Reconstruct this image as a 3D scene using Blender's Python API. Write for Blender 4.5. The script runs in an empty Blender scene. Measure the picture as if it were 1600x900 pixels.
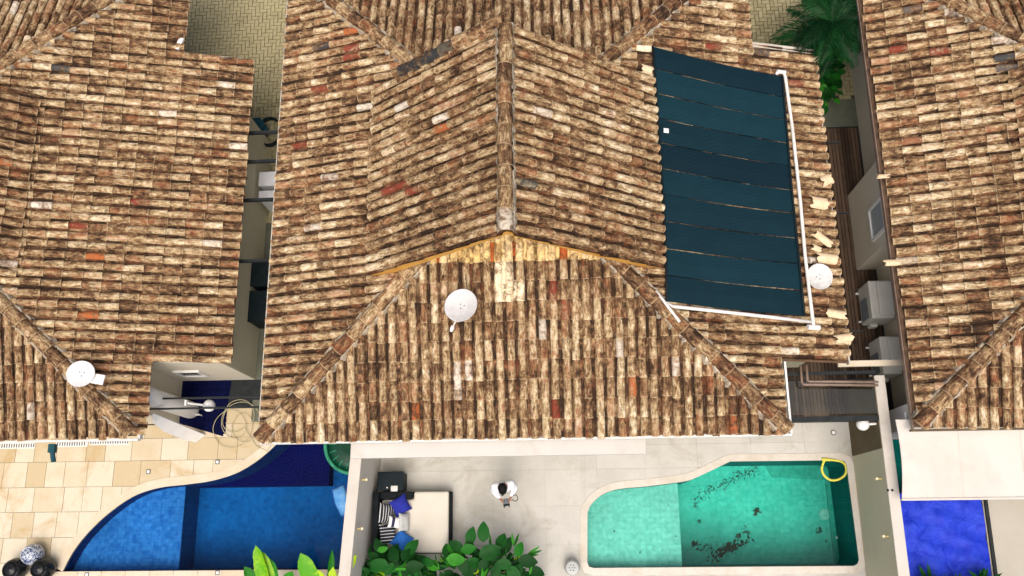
import bpy, bmesh, math, random
import numpy as np
from mathutils import Vector, Matrix
from mathutils.geometry import tessellate_polygon
random.seed(7); rng = np.random.default_rng(7)
R = math.radians
scene = bpy.context.scene
COL = scene.collection

# ---------------------------------------------------------------- camera
CAM_H, FPX = 20.5, 1382.15
_n = np.array([92., 385., FPX]); _n /= np.linalg.norm(_n)            # straight down, in camera axes
_y = np.array([-50., -4950., FPX]); _y -= _n * (_y @ _n); _y /= np.linalg.norm(_y)
_x = np.cross(_y, -_n)
RW = np.array([_x, _y, -_n])                                          # rows: world axes in camera axes
cam_data = bpy.data.cameras.new('camera'); cam = bpy.data.objects.new('camera', cam_data); COL.objects.link(cam)
M = Matrix.Identity(4)
for i in range(3):
    M[i][0] = RW[i, 0]; M[i][1] = -RW[i, 1]; M[i][2] = -RW[i, 2]
M[2][3] = CAM_H
cam.matrix_world = M
cam_data.sensor_width = 36; cam_data.lens = FPX / 1600 * 36; cam_data.clip_end = 2000
scene.camera = cam

# ---------------------------------------------------------------- sky, sun, exposure
SUN_EL, SUN_AZ = 66, 176       # azimuth clockwise from north: a high hazy sun in the south
world = bpy.data.worlds.new('World'); scene.world = world; world.use_nodes = True
wn = world.node_tree
sky = wn.nodes.new('ShaderNodeTexSky'); sky.sky_type = 'NISHITA'; sky.sun_disc = False
sky.sun_elevation = R(SUN_EL); sky.sun_rotation = R(SUN_AZ)
sky.dust_density = 8.0; sky.ozone_density = 0.2; sky.air_density = 0.6
wn.links.new(sky.outputs[0], wn.nodes['Background'].inputs[0]); wn.nodes['Background'].inputs[1].default_value = 0.15
sl = bpy.data.lights.new('sun', 'SUN'); sl.energy = 1.25; sl.angle = R(55); sl.color = (1.0, 0.955, 0.87)
so = bpy.data.objects.new('sun', sl); COL.objects.link(so)
_d = Vector((math.sin(R(SUN_AZ)) * math.cos(R(SUN_EL)), math.cos(R(SUN_AZ)) * math.cos(R(SUN_EL)), math.sin(R(SUN_EL))))
so.rotation_euler = _d.to_track_quat('Z', 'Y').to_euler(); so.location = (0, 0, 30)
vs = scene.view_settings
vs.view_transform = 'Standard'; vs.look = 'None'; vs.gamma = 1.0; vs.use_curve_mapping = False; vs.exposure = 0.18
scene.cycles.max_bounces = 8; scene.cycles.transparent_max_bounces = 12

# ---------------------------------------------------------------- survey helpers (photo measurement -> place on a known plane)
def ray(px, py): return RW @ np.array([px - 800., py - 450., FPX])
def P(px, py, z=0.0):
    r = ray(px, py); t = (z - CAM_H) / r[2]
    return Vector((r[0] * t, r[1] * t, z))
def on_plane(px, py, a, b, c, lift=0.0):              # plane z = a + b x + c y
    r = ray(px, py); t = (a + lift - CAM_H) / (r[2] - b * r[0] - c * r[1])
    return Vector((r[0] * t, r[1] * t, CAM_H + r[2] * t))
def project(pts):
    q = (np.asarray(pts, float) - np.array([0, 0, CAM_H])) @ RW
    return np.stack([800 + FPX * q[:, 0] / q[:, 2], 450 + FPX * q[:, 1] / q[:, 2], q[:, 2]], 1)

# ---------------------------------------------------------------- materials
MATS = {}
def nodes(name):
    m = bpy.data.materials.new(name); m.use_nodes = True
    nt = m.node_tree; b = nt.nodes['Principled BSDF']
    MATS[name] = m
    return m, nt, b
def N(nt, t, **kw):
    n = nt.nodes.new(t)
    for k, v in kw.items(): setattr(n, k, v)
    return n
def ramp(nt, stops, interp='LINEAR'):
    n = nt.nodes.new('ShaderNodeValToRGB'); e = n.color_ramp.elements; n.color_ramp.interpolation = interp
    while len(e) < len(stops): e.new(0.5)
    for el, (p, c) in zip(e, stops):
        el.position = p; el.color = (*c, 1) if len(c) == 3 else c
    return n
def noise(nt, scale, detail=4, rough=0.6, vec=None, dist=0.0):
    n = nt.nodes.new('ShaderNodeTexNoise'); n.inputs['Scale'].default_value = scale
    n.inputs['Detail'].default_value = detail; n.inputs['Roughness'].default_value = rough; n.inputs['Distortion'].default_value = dist
    if vec is not None: nt.links.new(vec, n.inputs['Vector'])
    return n
def mixc(nt, a, b, fac, mode='MIX'):
    n = nt.nodes.new('ShaderNodeMix'); n.data_type = 'RGBA'; n.blend_type = mode
    for s, v in ((n.inputs[0], fac), (n.inputs[6], a), (n.inputs[7], b)):
        if hasattr(v, 'links'): nt.links.new(v, s)
        elif isinstance(v, (int, float)): s.default_value = v
        else: s.default_value = (*v, 1)
    return n.outputs[2]
def math_(nt, op, a, b=0.0, c=None, clamp=False):
    n = nt.nodes.new('ShaderNodeMath'); n.operation = op; n.use_clamp = clamp
    for i, v in enumerate((a, b) if c is None else (a, b, c)):
        if hasattr(v, 'links'): nt.links.new(v, n.inputs[i])
        else: n.inputs[i].default_value = v
    return n.outputs[0]
def bump(nt, b, h, strength=0.4, dist=0.01):
    n = nt.nodes.new('ShaderNodeBump'); n.inputs['Strength'].default_value = strength; n.inputs['Distance'].default_value = dist
    nt.links.new(h, n.inputs['Height']); nt.links.new(n.outputs[0], b.inputs['Normal'])
def geo(nt): return N(nt, 'ShaderNodeNewGeometry').outputs['Position']
def pm(name, c1, c2, scale=2.0, rough=0.7, fine=40, bstr=0.25, bdist=0.004, stain=None, stain_w=0.0, metallic=0.0, contrast=(0.35, 0.65), objvar=0.0, spec=0.3):
    """two-tone weathered surface: large blotches, fine grain, optional stain colour, optional shift from piece to piece"""
    m, nt, b = nodes(name); p = geo(nt)
    n1 = noise(nt, scale, 5, 0.62, p); n2 = noise(nt, fine, 3, 0.6, p)
    f = math_(nt, 'MULTIPLY_ADD', n2.outputs[0], 0.3, math_(nt, 'MULTIPLY', n1.outputs[0], 0.7))
    if objvar:
        oi = N(nt, 'ShaderNodeObjectInfo')
        f = math_(nt, 'ADD', f, math_(nt, 'MULTIPLY', math_(nt, 'SUBTRACT', oi.outputs['Random'], 0.5), objvar))
    r = ramp(nt, [(contrast[0], c1), (contrast[1], c2)]); nt.links.new(f, r.inputs[0])
    col = r.outputs[0]
    if stain:
        n3 = noise(nt, scale * 0.45 + 0.3, 6, 0.7, p, 0.6)
        rr = ramp(nt, [(0.52, (0, 0, 0)), (0.72, (1, 1, 1))]); nt.links.new(n3.outputs[0], rr.inputs[0])
        col = mixc(nt, col, stain, math_(nt, 'MULTIPLY', rr.outputs[0], stain_w))
    nt.links.new(col, b.inputs['Base Color'])
    b.inputs['Roughness'].default_value = rough; b.inputs['Metallic'].default_value = metallic; b.inputs['Specular IOR Level'].default_value = 0.1 if max(c1) < 0.13 and rough > 0.3 else spec
    if bstr: bump(nt, b, n2.outputs[0], bstr, bdist)
    return m

def tile_material(name, shift=0.0, red=1.0):
    """old clay tile: per-tile tone, lichen, mould, iron-red clay showing through"""
    m, nt, b = nodes(name); p = geo(nt); L = nt.links.new
    ag = N(nt, 'ShaderNodeAttribute', attribute_name='rnd'); ao = N(nt, 'ShaderNodeAttribute', attribute_name='rnd', attribute_type='OBJECT')
    add = N(nt, 'ShaderNodeVectorMath', operation='ADD'); L(ag.outputs['Vector'], add.inputs[0]); L(ao.outputs['Vector'], add.inputs[1])
    sep = N(nt, 'ShaderNodeSeparateXYZ'); L(add.outputs[0], sep.inputs[0])
    r0, r1, r2 = sep.outputs
    cg = N(nt, 'ShaderNodeAttribute', attribute_name='ovc'); co = N(nt, 'ShaderNodeAttribute', attribute_name='ovc', attribute_type='OBJECT')
    oadd = N(nt, 'ShaderNodeVectorMath', operation='ADD'); L(cg.outputs['Vector'], oadd.inputs[0]); L(co.outputs['Vector'], oadd.inputs[1])
    tl = N(nt, 'ShaderNodeAttribute', attribute_name='tl')
    off = N(nt, 'ShaderNodeVectorMath', operation='MULTIPLY_ADD'); L(add.outputs[0], off.inputs[0]); off.inputs[1].default_value = (3, 3, 3); L(p, off.inputs[2])
    # streaks run down each tile: local coordinates stretched along its length, shifted from tile to tile
    sc1 = N(nt, 'ShaderNodeVectorMath', operation='MULTIPLY'); L(tl.outputs['Vector'], sc1.inputs[0]); sc1.inputs[1].default_value = (3.2, 1.0, 3.2)
    st = N(nt, 'ShaderNodeVectorMath', operation='MULTIPLY_ADD'); L(add.outputs[0], st.inputs[0]); st.inputs[1].default_value = (17, 23, 31); L(sc1.outputs[0], st.inputs[2])
    nbig = noise(nt, 0.55, 4, 0.6, p); nmid = noise(nt, 2.3, 5, 0.65, p, 0.8)
    n1 = noise(nt, 5.5, 6, 0.68, p, 0.9); n2 = noise(nt, 36, 4, 0.7, off.outputs[0], 0.4); ns = noise(nt, 6.0, 5, 0.66, st.outputs[0], 0.5)
    n3 = noise(nt, 4.0, 4, 0.6, st.outputs[0], 0.6); n4 = noise(nt, 9, 6, 0.7, st.outputs[0], 0.8)
    f = math_(nt, 'MULTIPLY_ADD', n2.outputs[0], 0.20, math_(nt, 'MULTIPLY', n1.outputs[0], 0.34))
    f = math_(nt, 'MULTIPLY_ADD', ns.outputs[0], 0.46, f)
    f = math_(nt, 'ADD', f, math_(nt, 'MULTIPLY', math_(nt, 'SUBTRACT', r0, 0.5), 0.15))
    f = math_(nt, 'ADD', f, math_(nt, 'MULTIPLY', math_(nt, 'SUBTRACT', nmid.outputs[0], 0.5), 0.26))
    f = math_(nt, 'ADD', f, math_(nt, 'MULTIPLY', math_(nt, 'SUBTRACT', nbig.outputs[0], 0.5), 0.16))
    f = math_(nt, 'ADD', math_(nt, 'MULTIPLY_ADD', f, 1.85, -0.445), shift)
    rp = ramp(nt, [(0.22, (0.028, 0.015, 0.008)), (0.36, (0.140, 0.074, 0.036)), (0.48, (0.305, 0.200, 0.100)), (0.60, (0.52, 0.405, 0.235)), (0.77, (0.79, 0.70, 0.52))])
    L(f, rp.inputs[0])
    col = rp.outputs[0]
    # iron-red clay in drifts over several tiles, and on single tiles
    rsum = math_(nt, 'ADD', math_(nt, 'MULTIPLY_ADD', nmid.outputs[0], 0.5, math_(nt, 'MULTIPLY', n3.outputs[0], 0.5)), math_(nt, 'MULTIPLY', math_(nt, 'SUBTRACT', r1, 0.55), 0.12))
    rr = ramp(nt, [(0.495, (0, 0, 0)), (0.64, (1, 1, 1))]); L(rsum, rr.inputs[0])
    redc = mixc(nt, (0.13, 0.030, 0.017), (0.42, 0.125, 0.040), n1.outputs[0])
    col = mixc(nt, col, redc, math_(nt, 'MULTIPLY', rr.outputs[0], 0.62 * red))
    # black mould
    mr = ramp(nt, [(0.55, (0, 0, 0)), (0.66, (1, 1, 1))]); L(math_(nt, 'ADD', n4.outputs[0], math_(nt, 'MULTIPLY', math_(nt, 'SUBTRACT', r2, 0.55), 0.12)), mr.inputs[0])
    col = mixc(nt, col, (0.028, 0.018, 0.012), math_(nt, 'MULTIPLY', mr.outputs[0], 0.8))
    # worn pale lip at the lower end
    sy = N(nt, 'ShaderNodeSeparateXYZ'); L(tl.outputs['Vector'], sy.inputs[0])
    lip = math_(nt, 'LESS_THAN', math_(nt, 'ADD', sy.outputs['Y'], math_(nt, 'MULTIPLY', n2.outputs[0], 0.05)), 0.045)
    col = mixc(nt, col, (0.62, 0.48, 0.29), math_(nt, 'MULTIPLY', lip, 0.35 if red > .7 else 0.0))
    # replaced / odd tiles keep their own clay colour with a little dirt
    ln = N(nt, 'ShaderNodeVectorMath', operation='LENGTH'); L(oadd.outputs[0], ln.inputs[0])
    g = math_(nt, 'GREATER_THAN', ln.outputs['Value'], 0.01)
    dirt = ramp(nt, [(0.40, (0.5, 0.45, 0.4)), (0.58, (1, 1, 1))]); L(n1.outputs[0], dirt.inputs[0])
    oc = mixc(nt, oadd.outputs[0], dirt.outputs[0], 0.75, 'MULTIPLY')
    wr = ramp(nt, [(0.40, (0.25, 0.25, 0.25)), (0.54, (0.97, 0.97, 0.97))]); L(n1.outputs[0], wr.inputs[0])
    col = mixc(nt, col, oc, math_(nt, 'MULTIPLY', g, wr.outputs[0]))
    L(col, b.inputs['Base Color']); b.inputs['Roughness'].default_value = 0.85
    b.inputs['Specular IOR Level'].default_value = 0.25
    bump(nt, b, math_(nt, 'ADD', n2.outputs[0], n1.outputs[0]), 0.55, 0.012)
    return m
tile_material('tile'); tile_material('pan_tile', -0.19, 0.65); tile_material('ridge_clay', -0.06, 0.8)  # pan tiles toned darker: shade of the gaps between rows put into their colour

pm('wall_olive', (0.50, 0.465, 0.335), (0.56, 0.525, 0.39), 0.7, 0.85)
pm('wall_beige', (0.60, 0.56, 0.45), (0.66, 0.62, 0.51), 0.7, 0.85)
pm('wall_cream', (0.66, 0.61, 0.52), (0.74, 0.69, 0.60), 1.2, 0.8, stain=(0.45, 0.38, 0.28), stain_w=0.25)
pm('wall_white', (0.53, 0.515, 0.48), (0.59, 0.575, 0.54), 1.0, 0.75, stain=(0.42, 0.38, 0.30), stain_w=0.45)
pm('cap_white', (0.52, 0.49, 0.435), (0.60, 0.57, 0.515), 1.5, 0.8, stain=(0.40, 0.34, 0.25), stain_w=0.4)
pm('dull_brown', (0.11, 0.085, 0.05), (0.15, 0.115, 0.07), 2.0, 0.8)
pm('timber_yellow', (0.55, 0.27, 0.05), (0.70, 0.40, 0.10), 3.0, 0.7, fine=25)
pm('sheath', (0.10, 0.06, 0.04), (0.16, 0.10, 0.06), 3.0, 0.9)
pm('mortar', (0.20, 0.16, 0.11), (0.55, 0.49, 0.39), 8.0, 0.95, fine=60, bstr=0.6, bdist=0.02, stain=(0.09, 0.07, 0.05), stain_w=0.8)
pm('gutter', (0.42, 0.39, 0.33), (0.60, 0.56, 0.49), 3.0, 0.6, stain=(0.2, 0.16, 0.12), stain_w=0.5)
pm('white_metal', (0.72, 0.72, 0.70), (0.80, 0.80, 0.78), 3.0, 0.45)
pm('pvc', (0.68, 0.66, 0.62), (0.80, 0.79, 0.76), 5.0, 0.4, stain=(0.4, 0.35, 0.28), stain_w=0.4)
pm('dark_metal', (0.015, 0.018, 0.02), (0.03, 0.034, 0.036), 5.0, 0.45)
pm('brown_metal', (0.17, 0.12, 0.09), (0.27, 0.20, 0.155), 5.0, 0.35)
pm('black_plastic', (0.006, 0.012, 0.015), (0.012, 0.02, 0.024), 6.0, 0.5)
pm('ac_white', (0.50, 0.50, 0.46), (0.58, 0.58, 0.54), 3.0, 0.5)
pm('stone_cream', (0.50, 0.415, 0.265), (0.61, 0.555, 0.435), 1.8, 0.75, fine=30, stain=(0.43, 0.29, 0.12), stain_w=0.8, objvar=0.7, contrast=(0.3, 0.7))
pm('coping_cream', (0.57, 0.49, 0.36), (0.63, 0.57, 0.455), 3.0, 0.75, stain=(0.6, 0.42, 0.2), stain_w=0.3, objvar=0.2)
pm('patio_slab', (0.445, 0.44, 0.40), (0.535, 0.53, 0.49), 1.3, 0.7, fine=22, bstr=0.15, stain=(0.32, 0.295, 0.235), stain_w=0.85, objvar=0.12)
pm('coping_grey', (0.52, 0.49, 0.42), (0.61, 0.58, 0.52), 3.0, 0.75, stain=(0.46, 0.36, 0.24), stain_w=0.5, objvar=0.2)
pm('paver', (0.29, 0.255, 0.135), (0.39, 0.345, 0.195), 3.0, 0.9, fine=50, objvar=0.4, stain=(0.17, 0.14, 0.08), stain_w=0.4)
pm('joint', (0.06, 0.05, 0.035), (0.10, 0.085, 0.06), 3.0, 0.95)
pm('joint_pale', (0.30, 0.25, 0.17), (0.38, 0.33, 0.24), 3.0, 0.95)
pm('ground', (0.10, 0.11, 0.05), (0.17, 0.15, 0.09), 0.3, 0.95)
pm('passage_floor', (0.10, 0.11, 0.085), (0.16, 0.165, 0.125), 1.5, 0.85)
pm('floor_grey', (0.40, 0.38, 0.32), (0.47, 0.45, 0.39), 1.0, 0.7)
pm('plank', (0.050, 0.033, 0.023), (0.125, 0.083, 0.057), 2.0, 0.55, fine=30, objvar=0.55)
pm('fabric_cream', (0.58, 0.55, 0.475), (0.64, 0.61, 0.535), 2.0, 0.95, fine=120, bstr=0.2)
pm('fabric_dark', (0.008, 0.010, 0.012), (0.016, 0.019, 0.022), 4.0, 0.9, fine=150)
pm('fabric_navy', (0.012, 0.02, 0.22), (0.02, 0.03, 0.32), 6.0, 0.9, fine=150)
pm('fabric_blue', (0.015, 0.11, 0.42), (0.025, 0.15, 0.52), 6.0, 0.9, fine=150)
pm('fabric_grey', (0.42, 0.44, 0.43), (0.52, 0.54, 0.53), 6.0, 0.9, fine=200)
pm('shirt_white', (0.72, 0.74, 0.80), (0.82, 0.83, 0.88), 8.0, 0.9, fine=60)
pm('trousers', (0.05, 0.055, 0.065), (0.08, 0.085, 0.10), 8.0, 0.9)
pm('skin', (0.24, 0.105, 0.06), (0.30, 0.14, 0.085), 9.0, 0.55)
pm('hair', (0.004, 0.004, 0.005), (0.010, 0.009, 0.009), 40.0, 0.5)
pm('grey_plastic', (0.10, 0.115, 0.125), (0.15, 0.165, 0.175), 9.0, 0.4)
pm('hose_yellow', (0.62, 0.58, 0.06), (0.75, 0.72, 0.12), 4.0, 0.5)
pm('float_green', (0.002, 0.035, 0.018), (0.004, 0.06, 0.03), 6.0, 0.3, contrast=(0.3, 0.7))
pm('float_rim', (0.008, 0.13, 0.06), (0.05, 0.34, 0.20), 7.0, 0.3)
pm('float_blue', (0.05, 0.27, 0.66), (0.20, 0.46, 0.80), 7.0, 0.25)
pm('float_blue_dark', (0.01, 0.06, 0.40), (0.02, 0.10, 0.55), 7.0, 0.3)
pm('leaf_dark', (0.004, 0.040, 0.006), (0.010, 0.085, 0.012), 6.0, 0.5, objvar=0.5)
pm('leaf_mid', (0.012, 0.12, 0.010), (0.035, 0.22, 0.015), 6.0, 0.5, objvar=0.5)
pm('leaf_lime', (0.07, 0.30, 0.003), (0.34, 0.52, 0.003), 5.0, 0.45, objvar=0.4)
pm('palm_leaf', (0.002, 0.018, 0.005), (0.006, 0.044, 0.010), 5.0, 0.45, objvar=0.4)
pm('bark', (0.10, 0.07, 0.045), (0.17, 0.12, 0.08), 9.0, 0.95, bstr=0.6)
pm('soil', (0.04, 0.03, 0.02), (0.08, 0.06, 0.04), 6.0, 0.95)
pm('dish_white', (0.55, 0.56, 0.57), (0.68, 0.69, 0.70), 5.0, 0.45, stain=(0.36, 0.36, 0.34), stain_w=0.55)
pm('dish_old', (0.52, 0.52, 0.50), (0.70, 0.70, 0.68), 9.0, 0.5, stain=(0.28, 0.26, 0.22), stain_w=0.6)
pm('clay_new', (0.68, 0.50, 0.30), (0.80, 0.66, 0.46), 9.0, 0.85, stain=(0.55, 0.25, 0.06), stain_w=0.4)
pm('debris', (0.010, 0.040, 0.032), (0.04, 0.07, 0.045), 30.0, 0.9)
pm('brass', (0.55, 0.42, 0.12), (0.72, 0.6, 0.25), 9.0, 0.35)
pm('rope', (0.40, 0.36, 0.22), (0.52, 0.47, 0.30), 9.0, 0.8)
pm('awning', (0.58, 0.555, 0.505), (0.63, 0.605, 0.555), 0.8, 0.85, bstr=0.05, stain=(0.44, 0.40, 0.34), stain_w=0.4)
pm('pot_black', (0.006, 0.008, 0.009), (0.012, 0.014, 0.016), 9.0, 0.25)
pm('glass_dark', (0.02, 0.03, 0.035), (0.03, 0.04, 0.05), 2.0, 0.1)
pm('glass_pale', (0.30, 0.36, 0.38), (0.40, 0.46, 0.48), 2.0, 0.15)
pm('box_pale', (0.62, 0.64, 0.68), (0.72, 0.74, 0.77), 4.0, 0.6, stain=(0.4, 0.4, 0.4), stain_w=0.5)
pm('bin_teal', (0.01, 0.05, 0.07), (0.02, 0.08, 0.10), 4.0, 0.5)

def pool_tile_material(name, ca, cb, cg, size=0.1, spot=None):
    m, nt, b = nodes(name); p = geo(nt); L = nt.links.new
    n1 = noise(nt, 9, 5, 0.7, p); n2 = noise(nt, 0.8, 3, 0.5, p)
    br = N(nt, 'ShaderNodeTexBrick'); br.offset = 0.0; br.inputs['Scale'].default_value = 1.0
    br.inputs['Brick Width'].default_value = size; br.inputs['Row Height'].default_value = size; br.inputs['Mortar Size'].default_value = size * 0.035; br.inputs['Bias'].default_value = 0.0
    br.inputs['Color1'].default_value = (*ca, 1); br.inputs['Color2'].default_value = (*cb, 1); br.inputs['Mortar'].default_value = (*cg, 1)
    L(p, br.inputs['Vector'])
    cr = ramp(nt, [(0.38, (0, 0, 0)), (0.62, (1, 1, 1))]); L(n1.outputs[0], cr.inputs[0])
    col = mixc(nt, br.outputs[0], mixc(nt, tuple(c * .72 for c in ca), tuple(c * 1.18 for c in cb), cr.outputs[0]), 0.38)
    rr = ramp(nt, [(0.3, (0.82, 0.82, 0.82)), (0.7, (1.12, 1.12, 1.12))]); L(n2.outputs[0], rr.inputs[0])
    col = mixc(nt, col, rr.outputs[0], 1.0, 'MULTIPLY')
    if spot:
        n3 = noise(nt, 17, 3, 0.6, p); rs = ramp(nt, [(0.60, (0, 0, 0)), (0.68, (1, 1, 1))]); L(n3.outputs[0], rs.inputs[0])
        col = mixc(nt, col, spot, math_(nt, 'MULTIPLY', rs.outputs[0], 0.5))
    L(col, b.inputs['Base Color']); b.inputs['Roughness'].default_value = 0.5; b.inputs['Specular IOR Level'].default_value = 0.02
    return m
pool_tile_material('blue_shallow', (0.008, 0.100, 0.36), (0.030, 0.185, 0.49), (0.006, 0.08, 0.31), 0.09)
pool_tile_material('blue_deep', (0.002, 0.075, 0.27), (0.004, 0.115, 0.36), (0.002, 0.06, 0.23), 0.09)
pool_tile_material('blue_wall', (0.004, 0.022, 0.10), (0.008, 0.04, 0.15), (0.004, 0.02, 0.09), 0.09)
pool_tile_material('blue_riser', (0.002, 0.060, 0.20), (0.004, 0.085, 0.26), (0.002, 0.05, 0.18), 0.09)
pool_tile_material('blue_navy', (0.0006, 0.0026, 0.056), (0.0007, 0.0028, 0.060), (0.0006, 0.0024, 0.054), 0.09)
pool_tile_material('teal_shallow', (0.12, 0.47, 0.405), (0.175, 0.56, 0.485), (0.09, 0.39, 0.335), 0.12, spot=(0.05, 0.30, 0.26))
pool_tile_material('teal_deep', (0.030, 0.42, 0.34), (0.06, 0.50, 0.41), (0.025, 0.36, 0.29), 0.12)
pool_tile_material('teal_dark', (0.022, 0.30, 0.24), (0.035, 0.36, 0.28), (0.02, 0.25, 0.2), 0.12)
pool_tile_material('teal_wall', (0.003, 0.13, 0.125), (0.006, 0.16, 0.15), (0.002, 0.11, 0.105), 0.12)
pool_tile_material('navy_floor', (0.003, 0.004, 0.026), (0.004, 0.006, 0.04), (0.008, 0.012, 0.06), 0.12)

def water_material(name, tint):
    m, nt, b = nodes(name); L = nt.links.new; nt.nodes.remove(b)
    out = [n for n in nt.nodes if n.type == 'OUTPUT_MATERIAL'][0]
    tr = N(nt, 'ShaderNodeBsdfTransparent'); tr.inputs[0].default_value = (*tint, 1)
    gl = N(nt, 'ShaderNodeBsdfGlossy'); gl.inputs['Roughness'].default_value = 0.03
    fr = N(nt, 'ShaderNodeFresnel'); fr.inputs[0].default_value = 1.17
    n1 = noise(nt, 3.0, 3, 0.5, geo(nt)); bp = N(nt, 'ShaderNodeBump'); bp.inputs['Strength'].default_value = 0.25; bp.inputs['Distance'].default_value = 0.03
    L(n1.outputs[0], bp.inputs['Height']); L(bp.outputs[0], gl.inputs['Normal']); L(bp.outputs[0], fr.inputs['Normal'])
    mx = N(nt, 'ShaderNodeMixShader'); L(fr.outputs[0], mx.inputs[0]); L(tr.outputs[0], mx.inputs[1]); L(gl.outputs[0], mx.inputs[2]); L(mx.outputs[0], out.inputs[0])
water_material('water_blue', (0.90, 0.96, 1.0)); water_material('water_teal', (0.90, 1.0, 0.97))

def stripes(name, ca, cb, scale, axis='X', width=0.25):
    m, nt, b = nodes(name); L = nt.links.new
    tc = N(nt, 'ShaderNodeTexCoord'); sp = N(nt, 'ShaderNodeSeparateXYZ'); L(tc.outputs['Object'], sp.inputs[0])
    v = math_(nt, 'FRACT', math_(nt, 'MULTIPLY', sp.outputs[axis], scale)); g = math_(nt, 'LESS_THAN', v, width)
    L(mixc(nt, ca, cb, g), b.inputs['Base Color']); b.inputs['Roughness'].default_value = 0.9
stripes('stripe_thin', (0.012, 0.014, 0.02), (0.68, 0.70, 0.72), 17, 'X', 0.22)
stripes('stripe_wide', (0.012, 0.014, 0.02), (0.68, 0.70, 0.72), 15, 'Y', 0.24)
stripes('stripe_band', (0.02, 0.02, 0.06), (0.74, 0.75, 0.76), 5.2, 'X', 0.66)
def mat_mat():
    m, nt, b = nodes('solar_mat'); p = geo(nt); L = nt.links.new
    sp = N(nt, 'ShaderNodeSeparateXYZ'); L(p, sp.inputs[0])
    w = math_(nt, 'SINE', math_(nt, 'MULTIPLY', sp.outputs['Y'], 2 * math.pi / 0.03))
    n1 = noise(nt, 2.2, 4, 0.6, p); oi = N(nt, 'ShaderNodeObjectInfo')
    f = math_(nt, 'ADD', math_(nt, 'MULTIPLY_ADD', n1.outputs[0], 0.3, 0.35), math_(nt, 'MULTIPLY', math_(nt, 'SUBTRACT', oi.outputs['Random'], 0.5), 0.6))
    r = ramp(nt, [(0.3, (0.0025, 0.016, 0.026)), (0.7, (0.005, 0.030, 0.043))]); L(f, r.inputs[0]); L(r.outputs[0], b.inputs['Base Color'])
    b.inputs['Roughness'].default_value = 0.55; b.inputs['Specular IOR Level'].default_value = 0.12; bump(nt, b, w, 0.35, 0.006)
mat_mat()
def tarp_mat():
    m, nt, b = nodes('tarp'); p = geo(nt); L = nt.links.new
    n1 = noise(nt, 3.0, 6, 0.7, p, 1.2); r = ramp(nt, [(0.35, (0.006, 0.022, 0.46)), (0.70, (0.030, 0.075, 0.66))]); L(n1.outputs[0], r.inputs[0]); L(r.outputs[0], b.inputs['Base Color'])
    b.inputs['Roughness'].default_value = 0.45; b.inputs['Specular IOR Level'].default_value = 0.15; bump(nt, b, n1.outputs[0], 0.6, 0.06)
tarp_mat()
def jar_mat():
    m, nt, b = nodes('jar_blue_white'); p = geo(nt); L = nt.links.new
    n1 = noise(nt, 26, 3, 0.6, p, 1.0); r = ramp(nt, [(0.46, (0.02, 0.05, 0.16)), (0.54, (0.55, 0.60, 0.66))]); L(n1.outputs[0], r.inputs[0]); L(r.outputs[0], b.inputs['Base Color']); b.inputs['Roughness'].default_value = 0.15
jar_mat()
def glass_mat():
    m, nt, b = nodes('clear_glass'); L = nt.links.new; nt.nodes.remove(b)
    out = [n for n in nt.nodes if n.type == 'OUTPUT_MATERIAL'][0]
    tr = N(nt, 'ShaderNodeBsdfTransparent'); tr.inputs[0].default_value = (0.85, 0.9, 0.88, 1); gl = N(nt, 'ShaderNodeBsdfGlossy'); gl.inputs['Roughness'].default_value = 0.02
    fr = N(nt, 'ShaderNodeFresnel'); mx = N(nt, 'ShaderNodeMixShader'); L(fr.outputs[0], mx.inputs[0]); L(tr.outputs[0], mx.inputs[1]); L(gl.outputs[0], mx.inputs[2]); L(mx.outputs[0], out.inputs[0])
glass_mat()

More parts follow.
